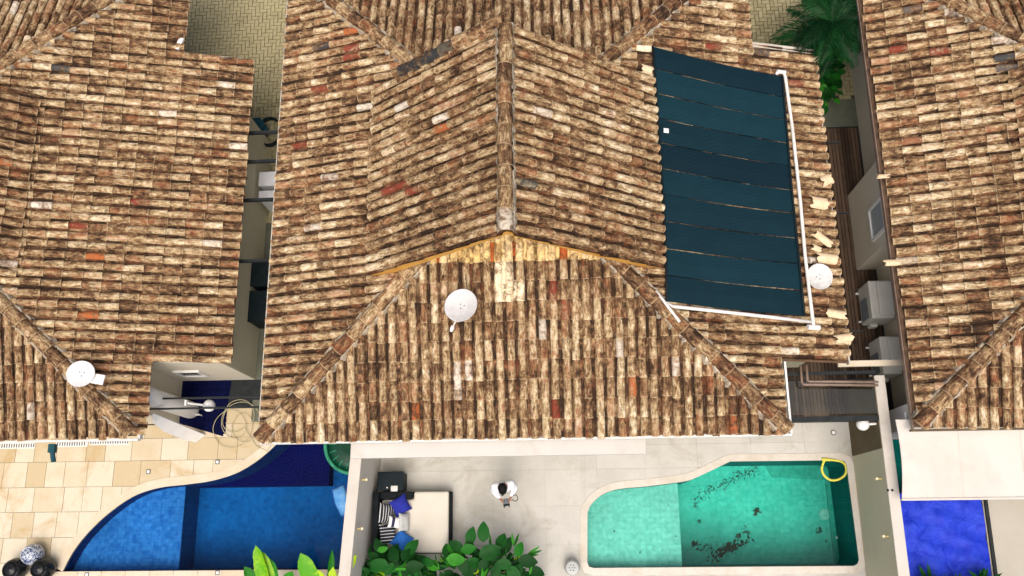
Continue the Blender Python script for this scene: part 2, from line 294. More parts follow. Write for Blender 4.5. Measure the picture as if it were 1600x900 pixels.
# ---------------------------------------------------------------- mesh builder and scene helpers
class MB:
    def __init__(self): self.v = []; self.f = []
    def add(self, vs, fs):
        o = len(self.v); self.v += [tuple(x) for x in vs]; self.f += [tuple(i + o for i in f) for f in fs]; return self
    def box(self, x0, x1, y0, y1, z0, z1):
        return self.add([(x, y, z) for z in (z0, z1) for y in (y0, y1) for x in (x0, x1)],
                        [(0, 2, 3, 1), (4, 5, 7, 6), (0, 1, 5, 4), (2, 6, 7, 3), (0, 4, 6, 2), (1, 3, 7, 5)])
    def obox(self, c, ax, ay, az):          # oriented box: centre and half-axis vectors
        c, ax, ay, az = map(Vector, (c, ax, ay, az))
        return self.add([c + ax * i + ay * j + az * k for k in (-1, 1) for j in (-1, 1) for i in (-1, 1)],
                        [(0, 2, 3, 1), (4, 5, 7, 6), (0, 1, 5, 4), (2, 6, 7, 3), (0, 4, 6, 2), (1, 3, 7, 5)])
    def prism(self, poly, z0, z1):          # vertical prism over a plan polygon (ccw or cw)
        poly = [(p[0], p[1]) for p in poly]
        a = sum(poly[i][0] * poly[(i + 1) % len(poly)][1] - poly[(i + 1) % len(poly)][0] * poly[i][1] for i in range(len(poly)))
        if a < 0: poly = poly[::-1]
        n = len(poly); tri = tessellate_polygon([[Vector((x, y, 0)) for x, y in poly]])
        vs = [(x, y, z0) for x, y in poly] + [(x, y, z1) for x, y in poly]
        fs = []
        for t in tri:
            A, B, C = (poly[i] for i in t)
            if (B[0] - A[0]) * (C[1] - A[1]) - (B[1] - A[1]) * (C[0] - A[0]) < 0: t = t[::-1]
            fs += [tuple(i + n for i in t), tuple(reversed(t))]
        fs += [(i, (i + 1) % n, (i + 1) % n + n, i + n) for i in range(n)]
        return self.add(vs, fs)
    def tube(self, pts, r, seg=8, cap=True):
        pts = [Vector(p) for p in pts]; n = len(pts); rs = r if isinstance(r, (list, tuple)) else [r] * n
        vs = []; fs = []
        up = Vector((0.13, 0.21, 0.97))
        for i, p in enumerate(pts):
            d = (pts[min(i + 1, n - 1)] - pts[max(i - 1, 0)]).normalized()
            s = d.cross(up)
            if s.length < 1e-3: s = d.cross(Vector((1, 0, 0)))
            s.normalize(); t = s.cross(d)
            vs += [p + (s * math.cos(2 * math.pi * k / seg) + t * math.sin(2 * math.pi * k / seg)) * rs[i] for k in range(seg)]
        for i in range(n - 1):
            for k in range(seg):
                a, b = i * seg + k, i * seg + (k + 1) % seg
                fs.append((a, b, b + seg, a + seg))
        if cap: fs += [tuple(range(seg))[::-1], tuple((n - 1) * seg + k for k in range(seg))]
        return self.add(vs, fs)
    def lathe(self, prof, c=(0, 0, 0), seg=24, M=None):
        vs = []; fs = []
        for r, z in prof:
            for k in range(seg):
                a = 2 * math.pi * k / seg; v = Vector((r * math.cos(a), r * math.sin(a), z))
                if M is not None: v = M @ v
                vs.append(v + Vector(c))
        for i in range(len(prof) - 1):
            for k in range(seg):
                a, b = i * seg + k, i * seg + (k + 1) % seg
                fs.append((a, b, b + seg, a + seg))
        fs += [tuple(range(seg))[::-1], tuple((len(prof) - 1) * seg + k for k in range(seg))]
        return self.add(vs, fs)
    def mesh(self, name, smooth=False):
        me = bpy.data.meshes.new(name); me.from_pydata(self.v, [], self.f); me.update()
        if smooth: me.shade_smooth()
        return me

WORLD_LOC = {}
def attach(o, parent):
    if parent is not None:
        o.parent = parent; o.matrix_parent_inverse = Matrix.Translation(-WORLD_LOC.get(parent.name, Vector()))
def obj(name, mb, mat, parent=None, smooth=False, bevel=0.0, label=None):
    me = mb.mesh(name, smooth) if isinstance(mb, MB) else mb
    if mat is not None and not me.materials: me.materials.append(MATS[mat])
    o = bpy.data.objects.new(name, me); COL.objects.link(o); attach(o, parent)
    if bevel:
        b = o.modifiers.new('bevel', 'BEVEL'); b.width = bevel; b.segments = 2; b.limit_method = 'ANGLE'
    if label: o['label'] = label
    return o
def tag(o, label, cat, group=None):
    o['label'] = label; o['category'] = cat
    if group: o['group'] = group
    return o
def struct(o): o['kind'] = 'structure'; return o
def thing(name, label, cat, loc, group=None):
    o = bpy.data.objects.new(name, None); COL.objects.link(o); o.location = loc; o.empty_display_size = 0.2
    WORLD_LOC[o.name] = Vector(loc); return tag(o, label, cat, group)

def clip_poly(subject, clip):               # Sutherland-Hodgman, convex ccw clip
    out = [tuple(p[:2]) for p in subject]
    for i in range(len(clip)):
        a, b = clip[i], clip[(i + 1) % len(clip)]; inp = out; out = []
        side = lambda p: (b[0] - a[0]) * (p[1] - a[1]) - (b[1] - a[1]) * (p[0] - a[0])
        for j in range(len(inp)):
            p, q = inp[j], inp[(j + 1) % len(inp)]; sp, sq = side(p), side(q)
            if sp >= 0: out.append(p)
            if (sp >= 0) != (sq >= 0):
                t = sp / (sp - sq); out.append((p[0] + (q[0] - p[0]) * t, p[1] + (q[1] - p[1]) * t))
        if not out: return []
    res = []
    for p in out:
        if not res or (abs(p[0] - res[-1][0]) + abs(p[1] - res[-1][1])) > 1e-4: res.append(p)
    return res
def area(poly): return 0.5 * sum(poly[i][0] * poly[(i + 1) % len(poly)][1] - poly[(i + 1) % len(poly)][0] * poly[i][1] for i in range(len(poly)))
def smooth_line(pts, n=6, closed=False):
    pts = [Vector(p).to_3d() if len(p) == 2 else Vector(p) for p in pts]; out = []
    m = len(pts)
    for i in range(m if closed else m - 1):
        g = lambda k: pts[k % m] if closed else pts[max(0, min(m - 1, k))]
        p0, p1, p2, p3 = g(i - 1), g(i), g(i + 1), g(i + 2)
        for k in range(n):
            t = k / n
            out.append(0.5 * ((2 * p1) + (p2 - p0) * t + (2 * p0 - 5 * p1 + 4 * p2 - p3) * t * t + (3 * p1 - p0 - 3 * p2 + p3) * t ** 3))
    if not closed: out.append(pts[-1])
    return out
def inside(x, y, poly):
    c = False; n = len(poly)
    for i in range(n):
        x1, y1 = poly[i]; x2, y2 = poly[(i + 1) % n]
        if (y1 > y) != (y2 > y) and x < (x2 - x1) * (y - y1) / (y2 - y1) + x1: c = not c
    return c

# ---------------------------------------------------------------- roof tiles
SP, EXPO, TL = 0.215, 0.39, 0.47
def cover_base():
    seg = 8; v = []; f = []
    def arc(r, y, z0, lift, k): 
        a = R(-84 + 168 * k / seg); return (0.91 * r * math.sin(a), y, z0 + lift + .024 + .90 * r * math.cos(a))
    lo = [arc(0.089, 0, 0.004, 0.022, k) for k in range(seg + 1)]; mid = [arc(0.084, TL * .5, 0.004, 0.011, k) for k in range(seg + 1)]; hi = [arc(0.074, TL, 0.004, 0, k) for k in range(seg + 1)]
    inn = [arc(0.074, 0.004, 0.004, 0.022, k) for k in range(seg + 1)]
    v = lo + mid + hi + lo + inn; s = seg + 1
    for k in range(seg):
        f += [(k, k + 1, k + 1 + s, k + s), (k + s, k + 1 + s, k + 1 + 2 * s, k + 2 * s), (k + 4 * s, k + 1 + 4 * s, k + 1 + 3 * s, k + 3 * s)]
    return np.array(v), np.array(f)
def pan_base():
    seg = 6; lo = []; hi = []
    for k in range(seg + 1):
        a = R(-75 + 150 * k / seg)
        lo.append((0.070 * math.sin(a), 0, 0.094 - 0.074 * math.cos(a))); hi.append((0.076 * math.sin(a), TL, 0.078 - 0.074 * math.cos(a)))
    s = seg + 1
    return np.array(lo + hi), np.array([(k, k + 1, k + 1 + s, k + s) for k in range(seg)])
CB, PB = cover_base(), pan_base()
def base_mesh(name, B, mat):
    me = bpy.data.meshes.new(name); me.from_pydata(B[0].tolist(), [], B[1].tolist()); me.update(); me.shade_smooth()
    at = me.attributes.new('tl', 'FLOAT_VECTOR', 'POINT'); at.data.foreach_set('vector', B[0].reshape(-1).astype(np.float32))
    me.materials.append(MATS[mat]); return me
TILE_ME = base_mesh('tile', CB, 'tile')
def rect_ray(poly): return poly
class Field:                               # collects the tiles of one roof
    def __init__(self): self.M = []; self.pan = []; self.rnd = []; self.ov = []
    def slope(self, O, u, v, poly, skip=None, clean=None, ucount=None):
        """O: point on the eave line, u: along the eave, v: up the slope (unit, 3d)"""
        O, u, v = Vector(O), Vector(u).normalized(), Vector(v).normalized(); n = u.cross(v).normalized()
        if n.z < 0: u = -u; n = u.cross(v)
        xs = [(Vector((p[0], p[1], 0)) - O) for p in poly]
        us = [p.x * u.x + p.y * u.y for p in xs]; ch = math.hypot(v.x, v.y)
        vsx = [(p.x * v.x + p.y * v.y) / ch for p in xs]
        i0, i1 = int(min(us) / SP) - 1, int(max(us) / SP) + 1
        j0, j1 = int(min(vsx) / ch / EXPO) - 1, int(max(vsx) / ch / EXPO) + 1
        colj = {i: (random.gauss(0, .006), random.gauss(0, .007)) for i in range(i0, i1 + 1)}
        for i in range(i0, i1 + 1):
            for j in range(j0, j1 + 1):
                for pan in (0, 1):
                    uu = (i + 0.5 * (1 - pan)) * SP; vv = j * EXPO
                    c = O + u * (uu) + v * (vv + EXPO * 0.5)
                    if not inside(c.x, c.y, poly): continue
                    if skip and skip(c.x, c.y): continue
                    pr = project([c])[0]
                    if not (-220 < pr[0] < 1820 and -170 < pr[1] < 1000): continue
                    a = random.gauss(0, R(1.2)); uu += colj[i][0] + random.gauss(0, .004); vv += colj[i][1] + random.gauss(0, .012) - 0.03
                    b = random.gauss(0, R(0.9))
                    ca, sa = math.cos(a), math.sin(a)
                    u2 = u * ca + v * sa; v2 = v * ca - u * sa
                    n2 = (n + v2 * b).normalized(); v2 = (v2 - n2 * v2.dot(n2)).normalized(); u2 = v2.cross(n2)
                    o = O + u * uu + v * vv + n * (0.012 + abs(random.gauss(0, .004)))
                    m = np.array([[u2.x, v2.x, n2.x, o.x], [u2.y, v2.y, n2.y, o.y], [u2.z, v2.z, n2.z, o.z]])
                    self.M.append(m); self.pan.append(pan)
                    q = random.random()
                    self.rnd.append((random.betavariate(2.2, 2.2), random.random() ** 1.6, random.random()))
                    ov = (0, 0, 0)
                    if clean and clean(c.x, c.y):
                        ov = random.choice([(0.92, 0.68, 0.30), (0.90, 0.69, 0.34), (0.86, 0.62, 0.25), (0.94, 0.74, 0.40)]) if random.random() > .13 else (0.50, 0.12, 0.03)
                    elif not pan and q < .002: ov = random.choice([(0.26, 0.05, 0.028), (0.22, 0.045, 0.03), (0.38, 0.11, 0.04)])
                    elif not pan and q < .006: ov = random.choice([(0.62, 0.57, 0.49), (0.68, 0.62, 0.53), (0.58, 0.52, 0.43)])
                    elif not pan and q < .007: ov = (0.075, 0.07, 0.07)
                    self.ov.append(ov)
    def recolor(self, marks):
        Ms = np.array(self.M); c = Ms[:, :, 3] + Ms[:, :, 1] * TL * .45 + Ms[:, :, 2] * .09
        pr = project(c); pan = np.array(self.pan)
        for px, py, colr in marks:
            d = np.hypot(pr[:, 0] - px, pr[:, 1] - py) + pan * 1e4; k = int(np.argmin(d))
            if d[k] < 25: self.ov[k] = colr
    def patch(self, boxes, colr):
        Ms = np.array(self.M); c = Ms[:, :, 3] + Ms[:, :, 1] * TL * .45 + Ms[:, :, 2] * .09; pr = project(c)
        for x0, y0, x1, y1 in boxes:
            for k in np.where((pr[:, 0] > x0) & (pr[:, 0] < x1) & (pr[:, 1] > y0) & (pr[:, 1] < y1))[0]: self.ov[k] = colr
    def build(self, roof, occl=None, keep=300):
        Ms = np.array(self.M); pan = np.array(self.pan); rnd = np.array(self.rnd); ov = np.array(self.ov)
        c = Ms[:, :, 3] + Ms[:, :, 1] * TL * .5; pr = project(c)
        vdir = c - np.array([0, 0, CAM_H]); vdir /= np.linalg.norm(vdir, axis=1)[:, None]
        size = -(vdir * Ms[:, :, 2]).sum(1) / pr[:, 2] ** 2
        vis = (pr[:, 0] > 8) & (pr[:, 0] < 1592) & (pr[:, 1] > 8) & (pr[:, 1] < 892) & (pan == 0)
        if occl is not None: vis &= ~np.array([occl(x, y) for x, y in c[:, :2]])
        score = np.where(vis, size, -1); order = np.argsort(-score)[:keep]; order = [k for k in order if score[k] > 0]
        single = np.zeros(len(Ms), bool); single[order] = True
        for k in order:
            o = bpy.data.objects.new('tile', TILE_ME); COL.objects.link(o)
            mm = Matrix.Identity(4)
            for a in range(3):
                for b2 in range(4): mm[a][b2] = Ms[k, a, b2]
            o.parent = roof; o.matrix_basis = mm
            o['rnd'] = [float(t) for t in rnd[k]]; o['ovc'] = [float(t) for t in ov[k]]
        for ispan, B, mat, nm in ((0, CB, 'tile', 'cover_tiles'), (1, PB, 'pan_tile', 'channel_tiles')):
            idx = np.where((pan == ispan) & ~single)[0]
            if not len(idx): continue
            bv, bf = B; nv = len(bv)
            V = np.einsum('tij,vj->tvi', Ms[idx][:, :, :3], bv) + Ms[idx][:, None, :, 3]
            F = bf[None] + (np.arange(len(idx)) * nv)[:, None, None]
            me = bpy.data.meshes.new(nm); me.vertices.add(V.shape[0] * nv); me.vertices.foreach_set('co', V.reshape(-1).astype(np.float32))
            nf = F.shape[0] * F.shape[1]; me.loops.add(nf * 4); me.loops.foreach_set('vertex_index', F.reshape(-1).astype(np.int32))
            me.polygons.add(nf); me.polygons.foreach_set('loop_start', (np.arange(nf) * 4).astype(np.int32)); me.update(calc_edges=True); me.shade_smooth()
            for an, arr in (('rnd', rnd), ('ovc', ov)):
                at = me.attributes.new(an, 'FLOAT_VECTOR', 'POINT'); at.data.foreach_set('vector', np.repeat(arr[idx], nv, 0).reshape(-1).astype(np.float32))
            at = me.attributes.new('tl', 'FLOAT_VECTOR', 'POINT'); at.data.foreach_set('vector', np.tile(bv, (len(idx), 1)).reshape(-1).astype(np.float32))
            me.materials.append(MATS[mat])
            o = bpy.data.objects.new(nm, me); COL.objects.link(o); o.parent = roof; o['kind'] = 'stuff'

def cap_mesh(rl=0.15, ru=0.125, L=0.46):
    seg = 9; s = seg + 1; v = []; f = []
    def arc(r, y, z, k): a = R(-95 + 190 * k / seg); return (r * math.sin(a), y, z + r * math.cos(a))
    lo = [arc(rl, 0, 0.02, k) for k in range(s)]; hi = [arc(ru, L, 0, k) for k in range(s)]; inn = [arc(rl - .016, .004, 0.02, k) for k in range(s)]
    v = lo + hi + lo + inn
    for k in range(seg): f += [(k, k + 1, k + 1 + s, k + s), (k + 3 * s, k + 1 + 3 * s, k + 1 + 2 * s, k + 2 * s)]
    me = bpy.data.meshes.new('ridge_tile'); me.from_pydata(v, [], f); me.update(); me.shade_smooth(); me.materials.append(MATS['ridge_clay'])
    at = me.attributes.new('tl', 'FLOAT_VECTOR', 'POINT'); at.data.foreach_set('vector', np.array(v).reshape(-1).astype(np.float32)); return me
CAP_ME = cap_mesh()
def cap_row(roof, a, b, lift=0.06, step=0.40, jit=0.012, odd=()):
    """ridge or hip tiles from a (low) to b (high)"""
    a, b = Vector(a), Vector(b); d = (b - a); Ld = d.length; d.normalize(); s = d.cross(Vector((0, 0, 1))).normalized(); n = s.cross(d)
    k = 0; t = -0.05
    while t < Ld - 0.15:
        pos = a + d * t + n * (lift + random.uniform(0, .012)) + s * random.gauss(0, jit)
        d2 = (d + s * random.gauss(0, .02)).normalized(); s2 = d2.cross(n).normalized(); n2 = s2.cross(d2)
        o = bpy.data.objects.new('ridge_tile', CAP_ME); COL.objects.link(o); o.parent = roof
        o.matrix_basis = Matrix(((s2.x, d2.x, n2.x, pos.x), (s2.y, d2.y, n2.y, pos.y), (s2.z, d2.z, n2.z, pos.z), (0, 0, 0, 1)))
        o['rnd'] = [random.uniform(.2, .75), random.random() ** 1.5, random.random()]
        o['ovc'] = list(odd[k]) if k < len(odd) and odd[k] else [0.0, 0.0, 0.0]
        t += step; k += 1
def mortar_row(roof, a, b, off=0.13, name='mortar', wide=0.07):
    """lumpy bedding mortar squeezed out along both sides of a cap row"""
    a, b = Vector(a), Vector(b); d = b - a; Ld = d.length; d.normalize(); s = d.cross(Vector((0, 0, 1))).normalized(); n = s.cross(d)
    mb = MB()
    for sg in (-1, 1):
        m = int(Ld / 0.06); rows = []
        for i in range(m + 1):
            w = wide * random.uniform(.5, 1.5); h = random.uniform(.02, .065); c = a + d * (Ld * i / m) + s * sg * (off + random.gauss(0, .012))
            rows.append([c - s * sg * w + n * (0.05 + h), c + n * (0.045 + h), c + s * sg * w * random.uniform(.5, 1.1) + n * (-0.03 + h * .4)])
        vs = [p for r in rows for p in r]; fs = []
        for i in range(m):
            for k in range(2):
                q = (i * 3 + k, i * 3 + k + 1, i * 3 + k + 4, i * 3 + k + 3); fs.append(q if sg > 0 else q[::-1])
        mb.add(vs, fs)
    o = obj(name, mb, 'mortar', None); o.parent = roof; return o

# ---------------------------------------------------------------- ground
g = MB(); B = 600; X0, X1, Y0, Y1 = -22, 20, -6, 17
g.add([(-B, -B, -.05), (B, -B, -.05), (B, B, -.05), (-B, B, -.05), (X0, Y0, -.05), (X1, Y0, -.05), (X1, Y1, -.05), (X0, Y1, -.05)],
      [(0, 1, 5, 4), (1, 2, 6, 5), (2, 3, 7, 6), (3, 0, 4, 7)])
struct(obj('ground', g, 'ground'))
struct(obj('driveway', MB().add([(X0, 2.1, -.035), (X1, 2.1, -.035), (X1, Y1, -.035), (X0, Y1, -.035)], [(0, 1, 2, 3)]), 'joint'))

# herringbone pavers of the driveway: the largest in view one by one, the rest together
def pavers():
    W = 0.104; cand = []
    hm = MB().box(.007, 2 * W - .007, .007, W - .007, -.03, 0); vm = MB().box(.007, W - .007, .007, 2 * W - .007, -.03, 0)
    hme, vme = hm.mesh('paver'), vm.mesh('paver')
    for me in (hme, vme): me.materials.append(MATS['paver'])
    for xa, xb, ya, yb in ((-10.7, -6.2, 7.6, 14.2), (4.9, 8.6, 10.42, 13.6)):
        for ix in range(int(xa / W), int(xb / W)):
            for iy in range(int(ya / W), int(yb / W)):
                d = (ix - iy) % 4
                if d not in (0, 3): continue
                cand.append((d == 0, ix * W, iy * W))
    pr = project([(x + .07, y + .07, 0) for _, x, y in cand])
    def seen(p, c):
        if not (8 < p[0] < 1592 and 6 < p[1] < 894): return False
        return (286 < p[0] < 448 and p[1] < 245) or (1172 < p[0] < 1275 and p[1] < 100)
    vis = [k for k in range(len(cand)) if seen(pr[k], cand[k])]; vis.sort(key=lambda k: pr[k][2])
    first = set(vis[:300])
    dr = bpy.data.objects['driveway']; rest = MB()
    for k, (h, x, y) in enumerate(cand):
        z = random.gauss(0, .0025)
        if k in first:
            o = bpy.data.objects.new('paver', hme if h else vme); COL.objects.link(o); o.parent = dr; o.location = (x, y, z)
        else:
            m = hm if h else vm; rest.add([(a + x, b + y, c + z) for a, b, c in m.v], m.f)
    o = obj('pavers', rest, 'paver'); o.parent = dr; o['kind'] = 'stuff'
pavers()

# ---------------------------------------------------------------- houses
E0, T = 2.8, 0.30
def house(name, label, cx, hw, yf, yb, ext, hw2, u0, u1, zr, ze, marks=(), patches=(), front_inset=.55, wall_m='wall_beige'):
    h = thing('house', label, 'house', (cx, (yf + yb) / 2, 0))
    ry0, ry1 = yf + hw, yb - hw; zr0 = E0 + T * hw
    # roof deck under the tiles
    mb = MB(); L_, R_ = cx - hw, cx + hw
    mb.add([(L_, yf, E0), (R_, yf, E0), (R_, yb, E0), (L_, yb, E0), (cx, ry0, zr0), (cx, ry1, zr0)], [(0, 1, 4), (1, 2, 5, 4), (2, 3, 5), (3, 0, 4, 5)])
    ex = None
    if ext:
        ex, ey0, ey1 = ext; ez = E0 - T * (ex - R_)
        mb.add([(R_, ey0, E0), (ex, ey0, ez), (ex, ey1, ez), (R_, ey1, E0)], [(0, 1, 2, 3)])
        mb.add([(R_, ey0, E0 - .05), (ex, ey0, ez - .05), (ex, ey1, ez - .05), (R_, ey1, E0 - .05)], [(3, 2, 1, 0)])
    mb.add([(L_, yf, E0 - .06), (R_, yf, E0 - .06), (R_, yb, E0 - .06), (L_, yb, E0 - .06)], [(3, 2, 1, 0)])
    roof = obj('roof', mb, 'sheath', h)
    F = Field()
    sk = (lambda x, y: abs(x - cx) < hw2 - .3 and u0 + 1.2 < y < u1 - .3) if hw2 else None
    ch = 1 / math.hypot(1, T)
    F.slope((cx, yf, E0), (1, 0, 0), (0, ch, T * ch), [(L_, yf), (R_, yf), (cx, ry0)], sk, clean=lambda x, y: hw2 and y > u0 + .16 + random.gauss(0, .03))
    F.slope((L_ + .09, yf, E0 + .09 * T), (0, -1, 0), (ch, 0, T * ch), [(L_ + .09, yf + .09), (cx, ry0), (cx, ry1), (L_ + .09, yb - .09)], sk)
    pr_ = [(R_, yf), (cx, ry0), (cx, ry1), (R_, yb)]
    if ext:
        pr_ = [(R_, yf), (cx, ry0), (cx, ry1), (R_, yb), (R_, ey1), (ex, ey1), (ex, ey0), (R_, ey0)]
        F.slope((ex, yf, ez), (0, 1, 0), (-ch, 0, T * ch), pr_, sk)
    else: F.slope((R_, yf, E0), (0, 1, 0), (-ch, 0, T * ch), pr_, sk)
    F.slope((cx, yb, E0), (-1, 0, 0), (0, -ch, T * ch), [(R_, yb), (L_, yb), (cx, ry1)], sk)
    if hw2:   # raised gable roof over the middle
        tu = (zr - ze) / hw2; cu = 1 / math.hypot(1, tu)
        um = MB()
        for sg in (-1, 1):
            a, b, c, d = (cx + sg * hw2, u0, ze), (cx + sg * hw2, u1, ze), (cx, u1, zr), (cx, u0, zr)
            um.add([a, b, c, d], [(0, 1, 2, 3) if sg < 0 else (3, 2, 1, 0)])
        ur = obj('upper_roof', um, 'sheath', h)
        lm = MB()
        for sg in (-1, 1):   # boarded soffit of the raised roof
            pts = [(cx + sg * hw2, u0 + .01, ze - .04), (cx + sg * hw2, u1 - .01, ze - .04), (cx, u1 - .01, zr - .04), (cx, u0 + .01, zr - .04)]
            lm.add(pts, [(3, 2, 1, 0) if sg < 0 else (0, 1, 2, 3)])
            for yy in (u0 - .012, u1 - .055):
                lm.add([(cx + sg * hw2, yy, ze - .38), (cx, yy, zr - .12), (cx, yy, zr + .0), (cx + sg * hw2, yy, ze + .0),
                        (cx + sg * hw2, yy + .04, ze - .38), (cx, yy + .04, zr - .12), (cx, yy + .04, zr + .0), (cx + sg * hw2, yy + .04, ze + .0)],
                       [(0, 1, 2, 3), (7, 6, 5, 4), (0, 4, 5, 1), (3, 2, 6, 7), (0, 3, 7, 4)])
        obj('soffit_boards', lm, 'timber_yellow', h)
        gm = MB()
        for yy in (u0 + 1.35, u1 - .55):
            gm.add([(cx - hw2 + .1, yy, ze - .5), (cx + hw2 - .1, yy, ze - .5), (cx + hw2 - .1, yy, ze), (cx, yy, zr - .06), (cx - hw2 + .1, yy, ze)], [(0, 1, 2, 3, 4)])
        obj('gable_wall', gm, 'timber_yellow', h)
        F2 = Field()
        F2.slope((cx - hw2, u0, ze), (0, -1, 0), (cu, 0, tu * cu), [(cx - hw2, u0), (cx, u0), (cx, u1), (cx - hw2, u1)])
        F2.slope((cx + hw2, u0, ze), (0, 1, 0), (-cu, 0, tu * cu), [(cx + hw2, u0), (cx, u0), (cx, u1), (cx + hw2, u1)])
        if F2.M:
            # the raised roof's tiles belong to the same house: choose the largest of all together
            F.M += F2.M; F.pan += F2.pan; F.rnd += F2.rnd; F.ov += F2.ov
        cap_row(roof, (cx, u0, zr), (cx, u1, zr), 0.075, odd=[(0.62, 0.55, 0.44)])
        mortar_row(roof, (cx, u0, zr - .05), (cx, u1, zr - .05), .15, wide=.03)
        cap_row(roof, (cx - hw2 * .74, u1 + .02, zr - (zr - ze) * .74), (cx - .1, u1 + .02, zr - .05), 0.06, odd=[(.02, .028, .034), (.018, .026, .032), (.02, .028, .034), (.10, .095, .075)])
    F.recolor(marks); F.patch(patches, CREAM)
    occl = (lambda x, y: hw2 and abs(x - cx) < hw2 and u0 + .3 < y < u1 and False)
    F.build(roof, occl)
    for a, b in (((L_, yf), (cx, ry0)), ((R_, yf), (cx, ry0)), ((L_, yb), (cx, ry1)), ((R_, yb), (cx, ry1))):
        stop = .72 if hw2 else 1.0
        hi = (a[0] + (b[0] - a[0]) * stop, a[1] + (b[1] - a[1]) * stop, E0 + (zr0 - E0) * stop)
        pr = project([((a[0] + hi[0]) / 2, (a[1] + hi[1]) / 2, 3.3)])[0]
        if -500 < pr[0] < 2100: 
            lo_ = (a[0] + (hi[0] - a[0]) * .02, a[1] + (hi[1] - a[1]) * .02, E0 + .02)
            cap_row(roof, lo_, hi, 0.075); mortar_row(roof, lo_, hi, .165, wide=.045)
    # walls
    wb = MB(); wl, wr = L_ + .62, R_ - .5
    return h, roof, dict(L=L_, R=R_, yf=yf, yb=yb, ex=ex)

CREAM, WHITE_, RED, DARKT, ORNG = (0.92, 0.80, 0.57), (0.72, 0.65, 0.54), (0.22, 0.040, 0.022), (0.05, 0.055, 0.06), (0.42, 0.12, 0.035)
main_marks = [
              (630, 296, RED), (650, 288, RED), (610, 302, RED), (553, 52, ORNG), (560, 78, RED), (545, 84, RED), (500, 143, RED), (478, 228, RED),
              (715, 576, WHITE_), (735, 576, WHITE_), (720, 600, WHITE_), (815, 278, DARKT), (510, 68, DARKT), (870, 460, RED), (890, 470, (.25, .07, .03)),
              (645, 640, ORNG), (872, 635, RED), (985, 598, ORNG), (682, 205, ORNG), (700, 176, WHITE_), (600, 225, WHITE_), (850, 175, WHITE_),
              (1118, 553, WHITE_), (1228, 560, WHITE_), (1112, 68, RED), (1252, 132, RED), (1012, 108, CREAM), (1010, 75, CREAM), (1020, 215, WHITE_), (560, 160, WHITE_)]
main, main_roof, mi = house('main', 'middle house with weathered clay tile hip roof, raised gable and blue solar mats', -0.975, 5.265, 1.89, 12.85,
                            (5.70, 3.30, 10.30), 2.88, 5.07, 9.15, 6.02, 3.74, main_marks, [(772, 402, 800, 468), (800, 432, 819, 468)])
left_marks = [(250, 172, WHITE_), (95, 100, DARKT), (22, 20, WHITE_), (125, 358, RED), (155, 397, ORNG), (140, 485, ORNG), (350, 130, WHITE_), (340, 378, WHITE_), (318, 373, WHITE_), (372, 222, WHITE_), (232, 314, RED), (70, 318, WHITE_)]
left, left_roof, li = house('left', 'left house with clay tile roof and small dish near its front corner', -14.1, 5.27, 2.03, 13.39, (-7.16, 3.62, 10.75), 2.72, 5.2, 9.3, 5.85, 3.62, left_marks)
right_marks = [(1410, 77, RED), (1455, 75, RED), (1425, 20, (.12, .10, .09)), (1560, 55, WHITE_), (1425, 215, (.3, .12, .06)), (1565, 110, (.1, .09, .09)), (1570, 95, DARKT)]
right, right_roof, ri = house('right', 'right house with clay tile roof and air conditioners along its side wall', 11.95, 5.25, 1.94, 12.52, None, 2.7, 5.0, 9.0, 5.9, 3.6, right_marks)

def box_part(name, parent, mat, *b, bevel=0.0, label=None):
    return obj(name, MB().box(*b), mat, parent, bevel=bevel, label=label)
def window_on(parent, plane, at, a0, a1, z0, z1, frame='white_metal', glass='glass_pale', t=.05):
    """plane 'x' or 'y', at: wall face coordinate, sign given by t"""
    fr = MB(); w = .06; s = t
    lo, hi = sorted((at, at + s))
    def bx(p0, p1, q0, q1):
        fr.box(lo, hi, p0, p1, q0, q1) if plane == 'x' else fr.box(p0, p1, lo, hi, q0, q1)
    bx(a0, a1, z0, z0 + w); bx(a0, a1, z1 - w, z1); bx(a0, a0 + w, z0 + w, z1 - w); bx(a1 - w, a1, z0 + w, z1 - w)
    f = obj('window_frame', fr, frame, parent)
    lo2, hi2 = sorted((at + s * .3, at + s * .5)); g_ = MB()
    g_.box(lo2, hi2, a0 + w, a1 - w, z0 + w, z1 - w) if plane == 'x' else g_.box(a0 + w, a1 - w, lo2, hi2, z0 + w, z1 - w)
    o = obj('pane', g_, glass, None); o.parent = f
    return f
# main house: body, side extension, front canopy, gutters
box_part('wall', main, 'wall_beige', -5.62, 3.75, 2.75, 12.3, 0, 2.72)
box_part('extension_wall', main, 'wall_olive', 3.75, 5.32, 3.65, 10.0, 0, 2.28)
box_part('canopy', main, 'wall_white', -4.43, 1.54, 1.53, 2.75, 2.40, 2.52, bevel=.01)
def gutter(parent, a, b, out, mat='gutter', w=.12):
    a, b, out = Vector(a), Vector(b), Vector(out).normalized(); d = (b - a).normalized(); up = Vector((0, 0, 1))
    prof = [(0, .02), (0, -.09), (w, -.09), (w, .03), (w - .02, .03), (w - .02, -.07), (.02, -.07), (.02, .02)]
    vs = [a + out * p + up * q for p, q in prof] + [b + out * p + up * q for p, q in prof]; n = len(prof)
    obj('gutter', MB().add(vs, [(i, (i + 1) % n, (i + 1) % n + n, i + n) for i in range(n)] + [tuple(range(n))[::-1], tuple(range(n, 2 * n))]), mat, parent)
gutter(main, (-6.15, 1.95, 2.80), (-6.15, 12.8, 2.80), (-1, 0, 0))
obj('fascia', MB().box(-6.24, 4.36, 1.815, 1.85, 2.66, 2.78), 'white_metal', main)
obj('fascia', MB().box(4.33, 4.37, 1.85, 3.28, 2.66, 2.80), 'white_metal', main)
obj('verge_flashing', MB().obox((5.0, 10.37, 2.59), (.72, 0, -.72 * T), (0, .06, 0), (0, 0, .05)), 'gutter', main)
